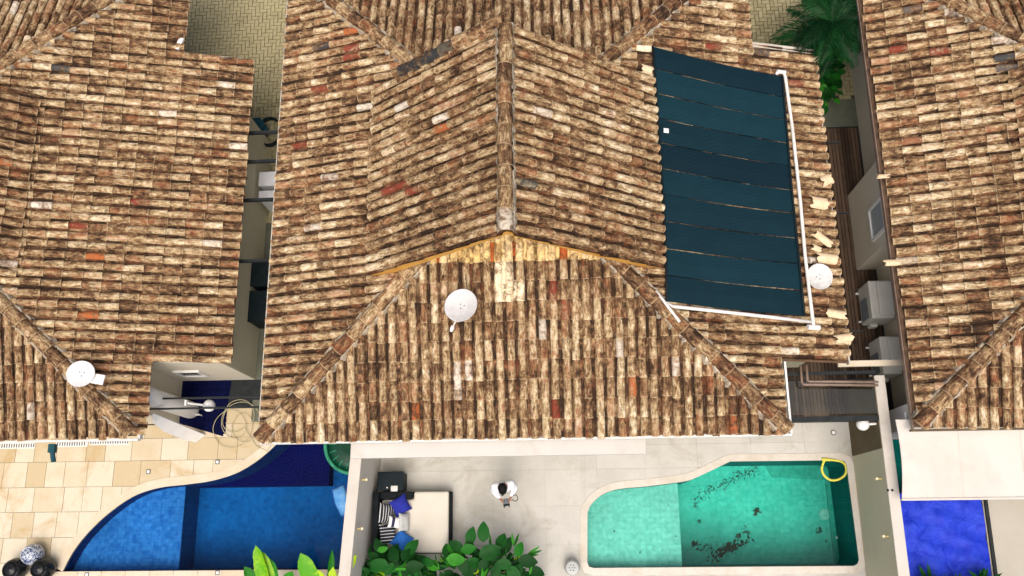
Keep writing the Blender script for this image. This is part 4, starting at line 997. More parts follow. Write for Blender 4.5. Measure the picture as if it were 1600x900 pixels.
# satellite dishes
def dish(label, center, radx, normal, arm_to, foot, mat='dish_white', ratio=1.0, plate=False):
    t = thing('satellite_dish', label, 'satellite dish', foot); c = Vector(center); nrm = Vector(normal).normalized()
    Mr = nrm.to_track_quat('Z', 'Y').to_matrix()
    prof = [(.005, -.06), (radx * .35, -.052), (radx * .7, -.026), (radx * .96, .005), (radx, .012), (radx * 1.0, .0), (radx * .7, -.045), (radx * .35, -.072), (.005, -.082)]
    S = Matrix.Diagonal((1, ratio, 1))
    obj('reflector', MB().lathe(prof, c, 40, Mr @ S), mat, t, smooth=True)
    if arm_to is not None:
        a = Vector(arm_to); st = c + (a - c).normalized() * radx * .8
        obj('feed_arm', MB().tube([st - nrm * .05, a], .014, 6), 'white_metal', t)
        d = (c - a).normalized()
        obj('feed_head', MB().tube([a - d * .05, a + d * .02, a + d * .07], [.03, .042, .03], 10), 'white_metal', t)
    if plate is not None and plate:
        obj('back_plate', MB().obox(Vector(plate), (.16, -.03, 0), (.02, .10, 0), (0, 0, .02)), 'white_metal', t, bevel=.01)
    obj('mast', MB().tube([Vector(foot), c - nrm * .08], .02, 8), 'grey_plastic', t)
    obj('base_plate', MB().lathe([(.09, 0), (.09, .012), (.03, .02)], Vector(foot), 12), 'grey_plastic', t)
    fv = Vector(foot); cab = [fv + Vector((.0, .02, .03)), fv + Vector((.12, .16, .09)), fv + Vector((.1, .34, .14)), fv + Vector((.22, .5, .2)), fv + Vector((.2, .72, .27))]
    if arm_to is not None: obj('cable', MB().tube(smooth_line(cab, 4), .008, 5), 'black_plastic', t, smooth=True)
    for q in range(3):
        a_ = q * 2.1; obj('bolt', MB().lathe([(.012, 0), (.012, .012), (.004, .016)], c + Mr @ Vector((.05 * math.cos(a_), .05 * math.sin(a_), -.055)), 6), 'grey_plastic', t)
fd = on_plane(714, 496, *SF, .1)
dish('white satellite dish on front tiled slope of middle house', on_plane(720, 477, *SF, .5), .335, (-.22, .1, 1), on_plane(706, 514, *SF, .32), fd)
SLf = (E0 + T * (-8.83), -T, 0.0)
ld = on_plane(126, 584, *SLf, .45); dish('white satellite dish near front hip of left house', ld, .29, (.1, -.25, 1), None, on_plane(122, 592, *SLf, .1), ratio=.88, plate=on_plane(151, 592, *SLf, .42))
rd = s_r(1281, 432, .22); dish('old translucent dish lying among broken tiles on middle roof', rd, .27, (.15, -.1, 1), None, s_r(1276, 440, .1), 'dish_old')
# broken tile pieces lying on the roof edge
frag = [(1280, 316, 30, 20, 5, 's', 'largest pale tile fragment beside the white pipe'), (1286, 372, 34, 13, 35, 's', 'slanted tile fragment above the old dish'), (1292, 403, 34, 17, 3, 's', 'wide pale tile fragment touching the old dish'),
        (1277, 388, 16, 10, 20, 's', 'small tile chip between the two larger fragments'), (1306, 490, 34, 13, 5, 's', 'ribbed tile fragment below the old dish'), (1319, 528, 30, 13, -10, 's', 'tile fragment near lower corner of tiled extension'),
        (1298, 281, 22, 18, -25, 's', 'ochre tile fragment overhanging the eave'), (1394, 410, 20, 10, 5, 'r', 'tile fragment at edge of right roof by air conditioner'), (1381, 275, 16, 7, 5, 'r', 'small pale chip on right roof above the window'), (1012, 108, 18, 15, 10, 's', 'pale curved tile fragment at top corner of solar mats')]
SRR = (E0 - T * 6.70, T, 0.0)
for px, py, w, hgt, ang, where, lab in frag:
    c = s_r(px, py, .2) if where == 's' else on_plane(px, py, *SRR, .16)
    if px == 1298: c = s_r(1292, 281, .15)
    Lh, rad = w / 80 / 2, hgt / 80 / 2 * 1.15; vs = []; fs = []; seg = 7; nl = 4
    e0 = [random.uniform(-.05, .05) for _ in range(seg + 1)]; e1 = [random.uniform(-.05, .05) for _ in range(seg + 1)]
    for o_ in (0, .014):
        for i in range(nl + 1):
            for k in range(seg + 1):
                a_ = R(-70 + 140 * k / seg); lx = -Lh + e0[k] + (2 * Lh + e1[k] - e0[k]) * i / nl
                vs.append(Vector((lx, (rad - o_) * math.sin(a_), (rad - o_) * (math.cos(a_) - .6))))
    st = (nl + 1) * (seg + 1)
    for i in range(nl):
        for k in range(seg):
            q0 = i * (seg + 1) + k; fs += [(q0, q0 + seg + 1, q0 + seg + 2, q0 + 1), (q0 + st + 1, q0 + st + seg + 2, q0 + st + seg + 1, q0 + st)]
    for k in range(seg):
        fs += [(k, k + 1, k + 1 + st, k + st), (nl * (seg + 1) + k + st, nl * (seg + 1) + k + 1 + st, nl * (seg + 1) + k + 1, nl * (seg + 1) + k)]
    for i in range(nl): fs += [(i * (seg + 1), i * (seg + 1) + st, (i + 1) * (seg + 1) + st, (i + 1) * (seg + 1)), (i * (seg + 1) + seg + st, i * (seg + 1) + seg, (i + 1) * (seg + 1) + seg, (i + 1) * (seg + 1) + seg + st)]
    tilt = Matrix.Rotation(R(17 if where == 's' else -17), 3, 'Y') @ Matrix.Rotation(R(-ang), 3, 'Z')
    me = MB().add([tilt @ v for v in vs], fs)
    o = obj('tile_fragment', me, 'clay_new', smooth=False); o.location = c; tag(o, lab, 'tile fragment', 'broken tile pieces on the roofs')
# drain spout and slot drains by the left deck
t = thing('rain_spout', 'dark rainwater spout under left front eave', 'spout', P(82, 700, 2.4)); 
obj('box', MB().box(-10.80, -10.66, 1.74, 1.92, 2.44, 2.56), 'bin_teal', t, bevel=.01); obj('outlet', MB().tube([(-10.73, 1.75, 2.48), (-10.73, 1.66, 2.45), (-10.73, 1.57, 2.40)], .05, 10), 'bin_teal', t)
for q, (xa, xb, lab) in enumerate(((-10, 55, 'white slot drain left of the dark rain spout'), (88, 137, 'white slot drain just right of the dark rain spout'), (140, 202, 'white slot drain nearest the court under the left eave'))):
    a, b = P(xa, 697 - q * 3, 0), P(xb, 697 - q * 3, 0); t = thing('slot_drain', lab, 'drain', (a + b) / 2, 'slot drains along the left house front')
    obj('frame', MB().box(a.x, b.x, a.y - .07, a.y + .07, .003, .008), 'white_metal', t); x = a.x + .02
    while x < b.x - .03: obj('slot', MB().box(x, x + .03, a.y - .045, a.y + .045, .0085, .011), 'grey_plastic', t); x += .06
for (px, py), lab in (((232, 737), 'small square floor drain on stone deck near pool curve'), ((340, 722), 'small square floor drain on stone deck nearest the court'), ((136, 898), 'small square floor drain at front pool edge, left one'), ((340, 895), 'small square floor drain at front pool edge by banana plant')):
    p = P(px, py, .004); t = thing('floor_drain', lab, 'drain', p, 'small floor drains'); obj('frame', MB().box(p.x - .05, p.x + .05, p.y - .05, p.y + .05, .013, .018), 'grey_plastic', t); obj('grate', MB().box(p.x - .03, p.x + .03, p.y - .03, p.y + .03, .0185, .022), 'white_metal', t)
p = P(1302, 676, .004); t = thing('floor_drain', 'small round floor drain on pale patio near right wall', 'drain', p, 'small floor drains'); obj('ring', MB().lathe([(.06, 0), (.06, .012), (.045, .014)], p, 16), 'grey_plastic', t); obj('grate', MB().lathe([(.04, .0145), (.04, .02), (.01, .022)], p, 12), 'white_metal', t)

# ---------------------------------------------------------------- daybed, cushions, storage box
db = thing('daybed', 'black wicker daybed with cream mattress beside cream wall', 'daybed', P(645, 817, 0))
def rbox(px0, px1, py0, py1, z): a, b = P(px0, py0, z), P(px1, py1, z); return a.x, b.x, b.y, a.y
x0, x1, y0, y1 = rbox(587, 704, 769, 865, .40)
obj('base', MB().box(x0, x1, y0, y1, .06, .30), 'fabric_dark', db, bevel=.02)
obj('backrest', MB().box(x0, x0 + .14, y0 + .0, y1 - .001, .301, .72), 'fabric_dark', db, bevel=.03)
obj('armrest', MB().box(x0 + .141, x0 + .86, y1 - .16, y1, .301, .60), 'fabric_dark', db, bevel=.03)
mx0 = x0 + .15
obj('mattress', MB().prism([(mx0, y0 + .02), (x1 - .05, y0 + .02), (x1 - .05, y1), (x0 + .87, y1), (x0 + .87, y1 - .165), (mx0, y1 - .165)], .302, .44), 'fabric_cream', db, bevel=.045)
for xx in (x0 + .05, x1 - .11):
    for yy in (y0 + .05, y1 - .11): obj('leg', MB().box(xx, xx + .06, yy, yy + .06, 0, .06), 'fabric_dark', db)
def pillow(label, px, py, z, w, d, rotz, tiltx, tilty, mat, thick=.085, cat='pillow'):
    nn = 10; vs = []; fs = []
    for sgn in (1, -1):
        for i in range(nn + 1):
            for k in range(nn + 1):
                a, b = -1 + 2 * i / nn, -1 + 2 * k / nn
                pinch = 1 - .10 * (1 - abs(a) ** 2) * (abs(b) ** 3); pinch2 = 1 - .10 * (1 - abs(b) ** 2) * (abs(a) ** 3)
                h = thick * ((1 - abs(a) ** 2.6) * (1 - abs(b) ** 2.6)) ** .5 + .006 * math.sin(a * 5 + b * 3) * (1 - a * a) * (1 - b * b)
                vs.append(Vector((a * w / 2 * pinch2, b * d / 2 * pinch, sgn * h)))
    s = (nn + 1) ** 2
    for i in range(nn):
        for k in range(nn):
            q = i * (nn + 1) + k; fs += [(q, q + nn + 1, q + nn + 2, q + 1), (q + s + 1, q + s + nn + 2, q + s + nn + 1, q + s)]
    o = obj('cushion', MB().add(vs, fs), mat, smooth=True); o.location = P(px, py, z); o.rotation_euler = (tiltx, tilty, rotz); return tag(o, label, cat, 'cushions on the daybed')
pillow('navy striped cushion leaning on daybed back nearest the box', 604, 802, .64, .40, .44, R(-4), 0, R(38), 'stripe_thin')
pillow('navy striped cushion leaning on daybed back nearest the shrub', 606, 835, .63, .40, .44, R(5), 0, R(36), 'stripe_wide')
pillow('dark royal blue cushion in the corner of the daybed', 626, 790, .60, .40, .40, R(32), R(18), R(18), 'fabric_navy')
pillow('light blue cushion near the foot shrub on daybed', 628, 845, .58, .40, .40, R(-38), R(-12), R(20), 'fabric_blue')
pillow('small white cushion with dark band between striped cushions', 616, 816, .74, .27, .24, R(-8), 0, R(25), 'stripe_band', .06)
pillow('pale grey cushion standing against the small banded cushion', 631, 816, .60, .30, .40, R(0), 0, R(50), 'fabric_grey', .06)
bx0, bx1, by0, by1 = rbox(590, 630, 737, 768, .62)
sb = thing('storage_box', 'black storage box with pale label beside the daybed', 'box', ((bx0 + bx1) / 2, (by0 + by1) / 2, 0))
by0 += .03
obj('body', MB().box(bx0 + .03, bx1 - .03, by0 + .02, by1 - .02, 0, .56), 'black_plastic', sb, bevel=.015)
obj('lid', MB().box(bx0, bx1, by0, by1, .561, .62), 'black_plastic', sb, bevel=.02)
a = P(616, 763, .625); obj('label_plate', MB().box(a.x - .075, a.x + .075, a.y - .065, a.y + .055, .6205, .626), 'dish_old', sb)
a = P(605, 762, .625); obj('latch', MB().box(a.x - .015, a.x + .015, a.y - .012, a.y + .012, .6205, .635), 'white_metal', sb)

# ---------------------------------------------------------------- pool things
def ring_pts(px, py, rx, ry, z, n=40): c = P(px, py, z); return [c + Vector((rx * math.cos(2 * math.pi * k / n), ry * math.sin(2 * math.pi * k / n), 0)) for k in range(n + 1)]
fl = thing('pool_float', 'round dark green pool float with bright green rim', 'pool float', P(553, 694, WL))
c = P(553, 694, WL)
obj('disc', MB().lathe([(.05, .06), (.25, .075), (.5, .06), (.66, .0), (.62, -.03), (.2, -.03)], c, 40), 'float_green', fl, smooth=True)
obj('rim', MB().tube([c + Vector((.67 * math.cos(a), .67 * math.sin(a), .02)) for a in [2 * math.pi * k / 48 for k in range(49)]], .045, 8), 'float_rim', fl, smooth=True)
for k in range(18):
    a_ = 2 * math.pi * k / 18; rp_ = MB().tube([c + Vector((r * math.cos(a_ + .06 * math.sin(r * 9)), r * math.sin(a_), z_)) for r, z_ in ((.58, .055), (.5, .075), (.40, .085))], .012, 5)
    obj('rope_loop', rp_, 'float_rim', fl, smooth=True)
fb = thing('air_bed', 'light blue inflatable cushion floating beside the garden wall', 'inflatable', P(536, 781, WL))
q = [P(520, 765, WL), P(538, 757, WL), P(543, 770, WL), P(551, 786, WL), P(550, 802, WL), P(534, 806, WL), P(524, 786, WL)]
vs = []; fs = []; cc = sum(q, Vector()) / len(q); dense = [q[i].lerp(q[(i + 1) % len(q)], k / 4) for i in range(len(q)) for k in range(4)]; m = len(dense)
for f_, h_ in ((1.0, .0), (.98, .07), (.8, .13), (.4, .15)):
    for p_ in dense: vs.append(cc + (p_ - cc) * f_ + Vector((0, 0, h_ + .008 * math.sin(p_.x * 31 + p_.y * 17))))
for r_i in range(3):
    for k in range(m): fs.append((r_i * m + k, r_i * m + (k + 1) % m, (r_i + 1) * m + (k + 1) % m, (r_i + 1) * m + k))
fs.append(tuple(3 * m + k for k in range(m)))
obj('shell', MB().add(vs, fs), 'float_blue', fb, smooth=True); obj('seam', MB().tube(dense + [dense[0]], .022, 6), 'float_blue_dark', fb, smooth=True)
hz = thing('garden_hose', 'yellow hose looped over the corner of the green pool', 'hose', P(1300, 720, .02))
hp = [P(x, y, z) for x, y, z in ((1290, 717, .02), (1287, 722, .0), (1284, 733, -.05), (1288, 743, -.05), (1298, 750, -.05), (1310, 749, -.05), (1320, 742, -.05), (1322, 731, -.05), (1316, 722, -.02), (1303, 719, .02), (1294, 718.5, .03))]
obj('loop', MB().tube(smooth_line(hp, 6), .027, 8), 'hose_yellow', hz, smooth=True); obj('coupling', MB().tube([P(1284, 717.5, .03), P(1296, 718.5, .03)], .035, 8), 'hose_yellow', hz)
# dead leaves on the pool floor
lm_ = MB()
def fleck(px, py, s, z=DR + .012):
    c = P(px, py, z); a_ = random.uniform(0, 6.3); u_, w_ = Vector((math.cos(a_), math.sin(a_), 0)) * s, Vector((-math.sin(a_), math.cos(a_), 0)) * s * random.uniform(.3, .6)
    lm_.add([c - u_, c - w_ + Vector((0, 0, .01)), c + u_, c + w_ + Vector((0, 0, .01))], [(0, 1, 2, 3)])
for _ in range(260):
    t_ = random.random(); px = 1080 + 105 * t_ + random.gauss(0, 5); py = 795 - 62 * t_ ** .6 + random.gauss(0, 5); fleck(px, py, random.uniform(.008, .028))
for _ in range(210):
    px = random.gauss(1138, 13); py = 858 - (px - 1138) * .45 + random.gauss(0, 5); fleck(px, py, random.uniform(.015, .06))
for _ in range(50): fleck(random.gauss(1105, 14), random.gauss(856, 5), random.uniform(.01, .04))
for cx_, cy_, n_, s_ in ((1085, 849, 34, .05), (1155, 838, 18, .05), (1167, 832, 14, .045), (1183, 799, 10, .07), (1279, 830, 12, .05), (1290, 845, 5, .03), (1094, 815, 6, .04), (1226, 738, 5, .03), (1163, 849, 7, .035), (1088, 791, 8, .03), (1163, 825, 8, .03)):
    for _ in range(n_): fleck(random.gauss(cx_, 2.6), random.gauss(cy_, 2.2), random.uniform(.4, 1) * s_)
for _ in range(40): fleck(random.uniform(1070, 1290), random.uniform(735, 880), random.uniform(.006, .018))
for px, py in ((1044, 789), (1000, 863), (1056, 838), (960, 830)): fleck(px, py, .03, -.34)
o = obj('leaf_litter', lm_, 'debris'); o['kind'] = 'stuff'; o['label'] = 'dark dead leaves scattered on the green pool floor'; o['category'] = 'leaves'
p = P(894, 886, 0); st_ = thing('garden_stool', 'round white pierced stool beside the green pool', 'stool', p)
obj('drum', MB().lathe([(.12, 0), (.15, .02), (.165, .12), (.17, .26), (.15, .37), (.135, .40), (.10, .415), (.01, .42)], p, 28), 'fabric_grey', st_, smooth=True)
for k in range(7):
    a_ = k * math.pi / 3; rr = 0 if k == 6 else .06
    obj('hole', MB().lathe([(.012, 0), (.012, .006), (.006, .007)], p + Vector((rr * math.cos(a_), rr * math.sin(a_), .4165)), 8), 'black_plastic', st_)
# pots by the left deck
def pot(label, px, py, r_, h_, mat, lid=True):
    p = P(px, py, h_); p.z = 0; t = thing('garden_pot', label, 'pot', p, 'pots on the stone deck')
    obj('body', MB().lathe([(r_ * .6, 0), (r_ * .72, .02), (r_ * .98, h_ * .4), (r_, h_ * .6), (r_ * .85, h_ * .9), (r_ * .74, h_), (r_ * .66, h_), (r_ * .62, h_ * .93), (.01, h_ * .93)], p, 28), mat, t, smooth=True)
    if lid:
        obj('lid', MB().lathe([(r_ * .6, h_ * .94), (r_ * .6, h_ + .01), (r_ * .3, h_ + .03), (r_ * .12, h_ + .035), (.01, h_ + .05)], p, 24), mat, t, smooth=True)
    obj('rim', MB().tube([p + Vector((r_ * .7 * math.cos(a), r_ * .7 * math.sin(a), h_)) for a in [2 * math.pi * k / 28 for k in range(29)]], .018, 6), mat, t, smooth=True)
pot('blue and white ceramic pot standing behind two black pots', 44, 867, .24, .42, 'jar_blue_white')
pot('glossy black pot at the lower left corner of stone deck', 16, 890, .25, .45, 'pot_black')
pot('glossy black pot nearest the blue pool edge', 60, 889, .25, .45, 'pot_black')

# ---------------------------------------------------------------- right neighbour: awning, tarp, dark water
aw = thing('awning', 'large off-white awning stretched from right house front', 'awning', (9, 1.3, 2.3))
ax0, ax1 = 6.46, 12.5; mb = MB(); nx_, ny_ = 16, 6; vs = []; fs = []
for i in range(ny_ + 1):
    for k in range(nx_ + 1):
        yy = 2.12 - (2.12 - .61) * i / ny_; xx = ax0 + (ax1 - ax0) * k / nx_ + (.06 * math.sin(math.pi * i / ny_) if k == 0 else 0)
        vs.append((xx, yy, 2.52 - .18 * i / ny_ - .015 * math.sin(math.pi * i / ny_) - .004 * math.sin(k * 2.1)))
n0 = len(vs); vs += [(x, y, z - .02) for x, y, z in vs]
for i in range(ny_):
    for k in range(nx_):
        a = i * (nx_ + 1) + k; fs += [(a, a + nx_ + 1, a + nx_ + 2, a + 1), (a + n0 + 1, a + n0 + nx_ + 2, a + n0 + nx_ + 1, a + n0)]
obj('fabric', mb.add(vs, fs), 'awning', aw, smooth=True); obj('front_bar', MB().box(ax0 - .01, ax1, .57, .615, 2.27, 2.36), 'awning', aw, bevel=.01)
for q in range(1, 5):
    xx = ax0 + q * 1.18; obj('seam', MB().add([(xx + dx, 2.12 - 1.51 * i / 6, 2.52 - .18 * i / 6 - .015 * math.sin(math.pi * i / 6) + .003) for i in range(7) for dx in (-.012, .012)], [(2 * i, 2 * i + 2, 2 * i + 3, 2 * i + 1) for i in range(6)]), 'cap_white', aw)
obj('support_arm', MB().tube([(6.75, 2.3, 2.3), (6.72, 1.4, 2.32), (6.7, .62, 2.3)], .025, 8), 'white_metal', aw)
struct(obj('neighbour_floor', MB().prism([(8.93, -4), (14, -4), (14, 2.5), (9.02, 2.5)], -.06, .0), 'floor_grey'))
np_ = thing('swimming_pool', 'dark shaded pool of the right neighbour under the awning', 'pool', (7.8, 1, -.6))
obj('wall', ring_walls([(6.63, -4), (8.92, -4), (9.0, 2.4), (6.63, 2.4)], -1.2, -.002), 'teal_wall', np_); obj('floor', MB().add([(6.63, -4, -1.1), (8.92, -4, -1.1), (9.0, 2.4, -1.1), (6.63, 2.4, -1.1)], [(0, 1, 2, 3)]), 'teal_wall', np_); obj('water', MB().add([(6.63, -4, -.1), (8.92, -4, -.1), (9.0, 2.4, -.1), (6.63, 2.4, -.1)], [(0, 1, 2, 3)]), 'water_teal', np_)
tp = MB(); vs = []; fs = []; na, nb = 44, 60
for i in range(nb + 1):
    for k in range(na + 1):
        xx = 6.66 + (8.96 - 6.66) * k / na; yy = -3.9 + (.80 + 3.9) * i / nb
        zz = .03 + .022 * math.sin(xx * 7 + yy * 3 + math.sin(yy * 4)) + .014 * math.sin(xx * 13 - yy * 9) + .012 * math.sin(yy * 17 + xx * 5) + random.gauss(0, .004)
        vs.append((xx, yy, zz))
for i in range(nb):
    for k in range(na): a = i * (na + 1) + k; fs.append((a, a + 1, a + na + 2, a + na + 1))
n0 = len(vs); vs += [(x, y, z - .01) for x, y, z in vs]; fs += [tuple(i + n0 for i in reversed(f_)) for f_ in list(fs)]
tag(obj('pool_tarp', tp.add(vs, fs), 'tarp', smooth=True), 'wrinkled bright blue tarp covering neighbour pool', 'tarp')
tag(obj('kerb', MB().prism([(8.97, -4), (9.03, -4), (9.09, .9), (9.02, .9)], .001, .06), 'dark_metal'), 'dark kerb along the edge of blue tarp', 'kerb')

# ---------------------------------------------------------------- plants
def leaf_mesh(L, W, curve_=.25, fold=.15, nl=7, tip=1.0, name='leaf'):
    vs = []; fs = []
    for i in range(nl + 1):
        t_ = i / nl; w = W / 2 * ((math.sin(math.pi * t_ ** .85) ** .75 if tip == 1.0 else max(.05, 1 - abs(2 * t_ - 1.15) ** 3.2 / 1.3) * min(1, (1.02 - t_) * 7) ** .5) if 0 < t_ < 1 else .03)
        z = -curve_ * L * t_ * t_
        wav = .03 * W * math.sin(i * 2.1)
        vs += [(-w, L * t_, z + fold * w + wav), (-w * .5, L * t_, z + fold * w * .35), (0, L * t_, z), (w * .5, L * t_, z + fold * w * .35), (w, L * t_, z + fold * w - wav)]
    for i in range(nl):
        for k in range(4): a = i * 5 + k; fs.append((a, a + 1, a + 6, a + 5))
    me = MB().add(vs, fs).mesh(name, True); return me
LEAF = {}
def leaf_variants(key, mat, *sizes):
    LEAF[key] = []
    for s in sizes:
        me = leaf_mesh(*s); me.materials.append(MATS[mat]); LEAF[key].append(me)
leaf_variants('big_d', 'leaf_dark', (.36, .23, .15, .12), (.40, .25, .25, .1), (.32, .21, .2, .2))
leaf_variants('big_m', 'leaf_mid', (.34, .22, .15, .12), (.38, .25, .22, .15))
leaf_variants('old', 'leaf_lime', (.30, .16, .2, .15), (.24, .10, .3, .2))
leaf_variants('thin', 'leaf_mid', (.26, .05, .2, .3), (.22, .045, .3, .3))
leaf_variants('thin_d', 'leaf_dark', (.24, .05, .2, .3), (.20, .04, .3, .3))
def put_leaf(parent, key, pos, yaw, pitch, scale=1.0, roll=0.0):
    o = bpy.data.objects.new('leaf', random.choice(LEAF[key])); COL.objects.link(o); o.parent = parent
    o.matrix_basis = Matrix.Translation(Vector(pos) - WORLD_LOC[parent.name]) @ Matrix.Rotation(yaw, 4, 'Z') @ Matrix.Rotation(pitch, 4, 'X') @ Matrix.Rotation(roll, 4, 'Y') @ Matrix.Scale(scale, 4)
    return o
def shrub(label, px, py, zt, named, spread, nrand, ymax):
    p0 = P(px, py, 0); t = thing('leafy_shrub', label, 'shrub', p0, 'leafy shrubs beside the daybed'); c = Vector((p0.x, p0.y, 0))
    for q in range(7):
        a_ = random.uniform(0, 6.3); e = c + Vector((math.cos(a_) * spread[0] * .6, math.sin(a_) * spread[1] * .6, zt * random.uniform(.6, .9)))
        obj('stem', MB().tube([c + Vector((math.cos(a_) * .06, math.sin(a_) * .06, 0)), (c + e) / 2 + Vector((0, 0, .15)), e], [.022, .016, .008], 6), 'bark', t, smooth=True)
    for (x, y, z, yaw, key, sc2) in named:
        tip_c = P(x, y, z); d = Vector((-math.sin(yaw), math.cos(yaw), 0)) * .18 * sc2; put_leaf(t, key, tip_c - d, yaw, R(random.uniform(-5, 14)), sc2, random.gauss(0, .12))
    for q in range(nrand):
        a_ = random.uniform(0, 6.3); rr = math.sqrt(random.random()); z_ = random.uniform(.25, .88) * zt
        pos = c + Vector((math.cos(a_) * rr * spread[0], math.sin(a_) * rr * spread[1], z_))
        if pos.y > ymax: continue
        key = random.choice(['big_d', 'big_d', 'big_m', 'thin', 'thin_d', 'thin_d', 'big_d', 'thin_d', 'big_d', 'big_d', 'big_d', 'thin', 'old'])
        put_leaf(t, key, pos, a_ - math.pi / 2 + random.gauss(0, .7), R(random.uniform(-25, 35)), random.uniform(.6, 1.05), random.gauss(0, .3))
    return t
Z4 = lambda x, y: (560 + x / 4.287, 690 + y / 4.287)
def nm_(lst): return [(*Z4(x, y), z, R(yaw), key, s) for x, y, z, yaw, key, s in lst]
shrub('spreading big leaved shrub in front of daybed foot and patio', 752, 905, 1.25, nm_([(838, 612, 1.3, 0, 'big_d', 1.05), (752, 638, 1.25, -12, 'big_d', .95), (652, 695, 1.2, 60, 'big_d', .95), (742, 718, 1.35, -80, 'big_m', 1.0), (648, 790, 1.3, -95, 'big_m', 1.05), (892, 735, 1.42, -70, 'big_d', 1.55),
    (960, 660, 1.3, -25, 'big_d', 1.1), (1075, 725, 1.2, -20, 'big_m', .85), (1135, 800, 1.2, -100, 'big_d', 1.2), (970, 820, 1.2, 90, 'big_d', 1.0), (830, 835, 1.2, 150, 'big_d', 1.0), (1040, 880, 1.1, -130, 'big_d', 1.1), (750, 860, 1.1, 120, 'big_d', 1.0),
    (1190, 720, 1.0, -60, 'thin', 1.2), (1215, 735, 1.0, -75, 'thin', 1.2), (1180, 760, 1.0, -85, 'thin', 1.1), (1030, 640, 1.05, 10, 'thin', 1.1), (1065, 640, 1.05, -20, 'thin', 1.1), (1190, 870, 1.0, -110, 'big_d', .9), (545, 760, 1.0, 40, 'thin_d', 1.1), (570, 790, 1.0, 60, 'thin_d', 1.1), (880, 645, 1.25, 5, 'thin', 1.1),
    (830, 860, 1.2, 0, 'thin', 1.2), (860, 860, 1.2, -30, 'thin', 1.2), (700, 830, 1.2, 200, 'big_d', 1.0), (920, 880, 1.2, 180, 'big_d', 1.0)]), (1.25, .62), 268, P(700, 846, .8).y)
shrub('smaller big leaved shrub at the daybed corner by the wall', 617, 900, 1.1, nm_([(130, 690, 1.1, 25, 'big_d', 1.0), (165, 722, 1.15, -80, 'big_m', .7), (140, 825, 1.25, 80, 'big_d', 1.2), (235, 770, 1.1, 5, 'big_d', 1.0), (350, 712, 1.05, -40, 'big_d', 1.0), (375, 838, 1.2, -85, 'big_d', 1.15), (315, 750, 1.1, -20, 'big_d', .9),
    (310, 815, 1.2, -30, 'thin', 1.3), (290, 835, 1.2, -60, 'thin', 1.3), (310, 855, 1.2, -90, 'thin', 1.2), (270, 860, 1.2, 20, 'thin', 1.2), (420, 800, 1.0, -60, 'thin_d', 1.1), (80, 860, 1.1, 70, 'thin_d', 1.1), (200, 860, 1.15, 140, 'big_d', 1.0), (95, 765, 1.1, 75, 'big_d', .8), (390, 880, 1.0, -120, 'big_d', 1.0)]), (.58, .52), 230, P(610, 858, .8).y)
struct(obj('planting_bed', MB().box(-3.85, -.3, -3.4, -1.02, .002, .05), 'soil'))
leaf_variants('banana_l', 'leaf_lime', (1.2, .36, .22, .10, 14, 2.0), (1.0, .34, .28, .12, 14, 2.0), (.9, .32, .2, .12, 14, 2.0))
leaf_variants('banana_m', 'leaf_mid', (1.1, .36, .28, .12, 14, 2.0), (.9, .34, .3, .12, 14, 2.0))
def banana(label, base, tips):
    t = thing('banana_plant', label, 'banana plant', base, 'banana plants at the front of the blue pool'); b0 = Vector(base)
    obj('stem', MB().tube([b0, b0 + Vector((0, 0, .6)), b0 + Vector((.02, .03, 1.1))], [.09, .075, .05], 10), 'leaf_mid', t, smooth=True)
    for (px, py, z, key, sc2, roll) in tips:
        tip = P(px, py, z); st0 = b0 + Vector((0, .02, 1.0)); d = tip - st0; yaw = math.atan2(-d.x, d.y); L = d.length
        base_me = random.choice(LEAF[key]); o = put_leaf(t, key, st0, yaw, math.atan2(d.z, math.hypot(d.x, d.y)) + .28, 1.0, roll)
        ll = max(v.co.y for v in o.data.vertices); s_ = L / ll / .98; o.matrix_basis = o.matrix_basis @ Matrix.Diagonal((sc2, s_, s_, 1))
yb0 = P(450, 900, 0).y - .25
banana('lime green banana plant at bottom edge of blue pool, left of two', (P(436, 915, 1).x, yb0 - .45, 0), [(398, 853, 1.75, 'banana_l', .75, -.2), (414, 862, 1.7, 'banana_l', 1.1, .3), (389, 887, 1.5, 'banana_m', .8, .2), (452, 893, 1.4, 'banana_m', .9, -.3), (425, 878, 1.6, 'banana_m', .9, .1), (405, 930, 1.3, 'banana_m', 1, 0), (470, 930, 1.3, 'banana_m', 1, 0)])
banana('lime green banana plant against the garden wall, right of two', (P(512, 918, 1).x, yb0 - .5, 0), [(479, 862, 1.8, 'banana_l', 1.0, .25), (548, 866, 1.75, 'banana_l', .7, -.3), (533, 866, 1.6, 'banana_m', .4, .5), (500, 890, 1.6, 'banana_l', .8, 0), (526, 887, 1.5, 'banana_l', .6, .2), (487, 935, 1.3, 'banana_m', 1, 0), (550, 930, 1.3, 'banana_m', 1, 0)])
def tuft(label, px, py, h_, n_, spread):
    p0 = P(px, py, h_ * .6); p0.z = .05; t = thing('grass_tuft', label, 'plant', p0, 'dark spiky plants by the tarp')
    obj('crown', MB().lathe([(.05, 0), (.07, .05), (.03, .12)], p0, 10), 'bark', t)
    for q in range(n_):
        a_ = random.uniform(0, 6.3); put_leaf(t, 'thin_d', p0 + Vector((math.cos(a_) * .04, math.sin(a_) * .04, random.uniform(.05, h_ * .5))), a_ - math.pi / 2, R(random.uniform(15, 75)), random.uniform(1.2, 2.0) * spread)
tuft('dark spiky plant in front of blue tarp, left of two', 1462, 920, .8, 46, 1.0)
tuft('dark spiky plant at right corner of blue tarp', 1545, 914, .9, 50, 1.0)
tuft('low dark spiky plant between the two larger ones', 1504, 924, .6, 36, .9)
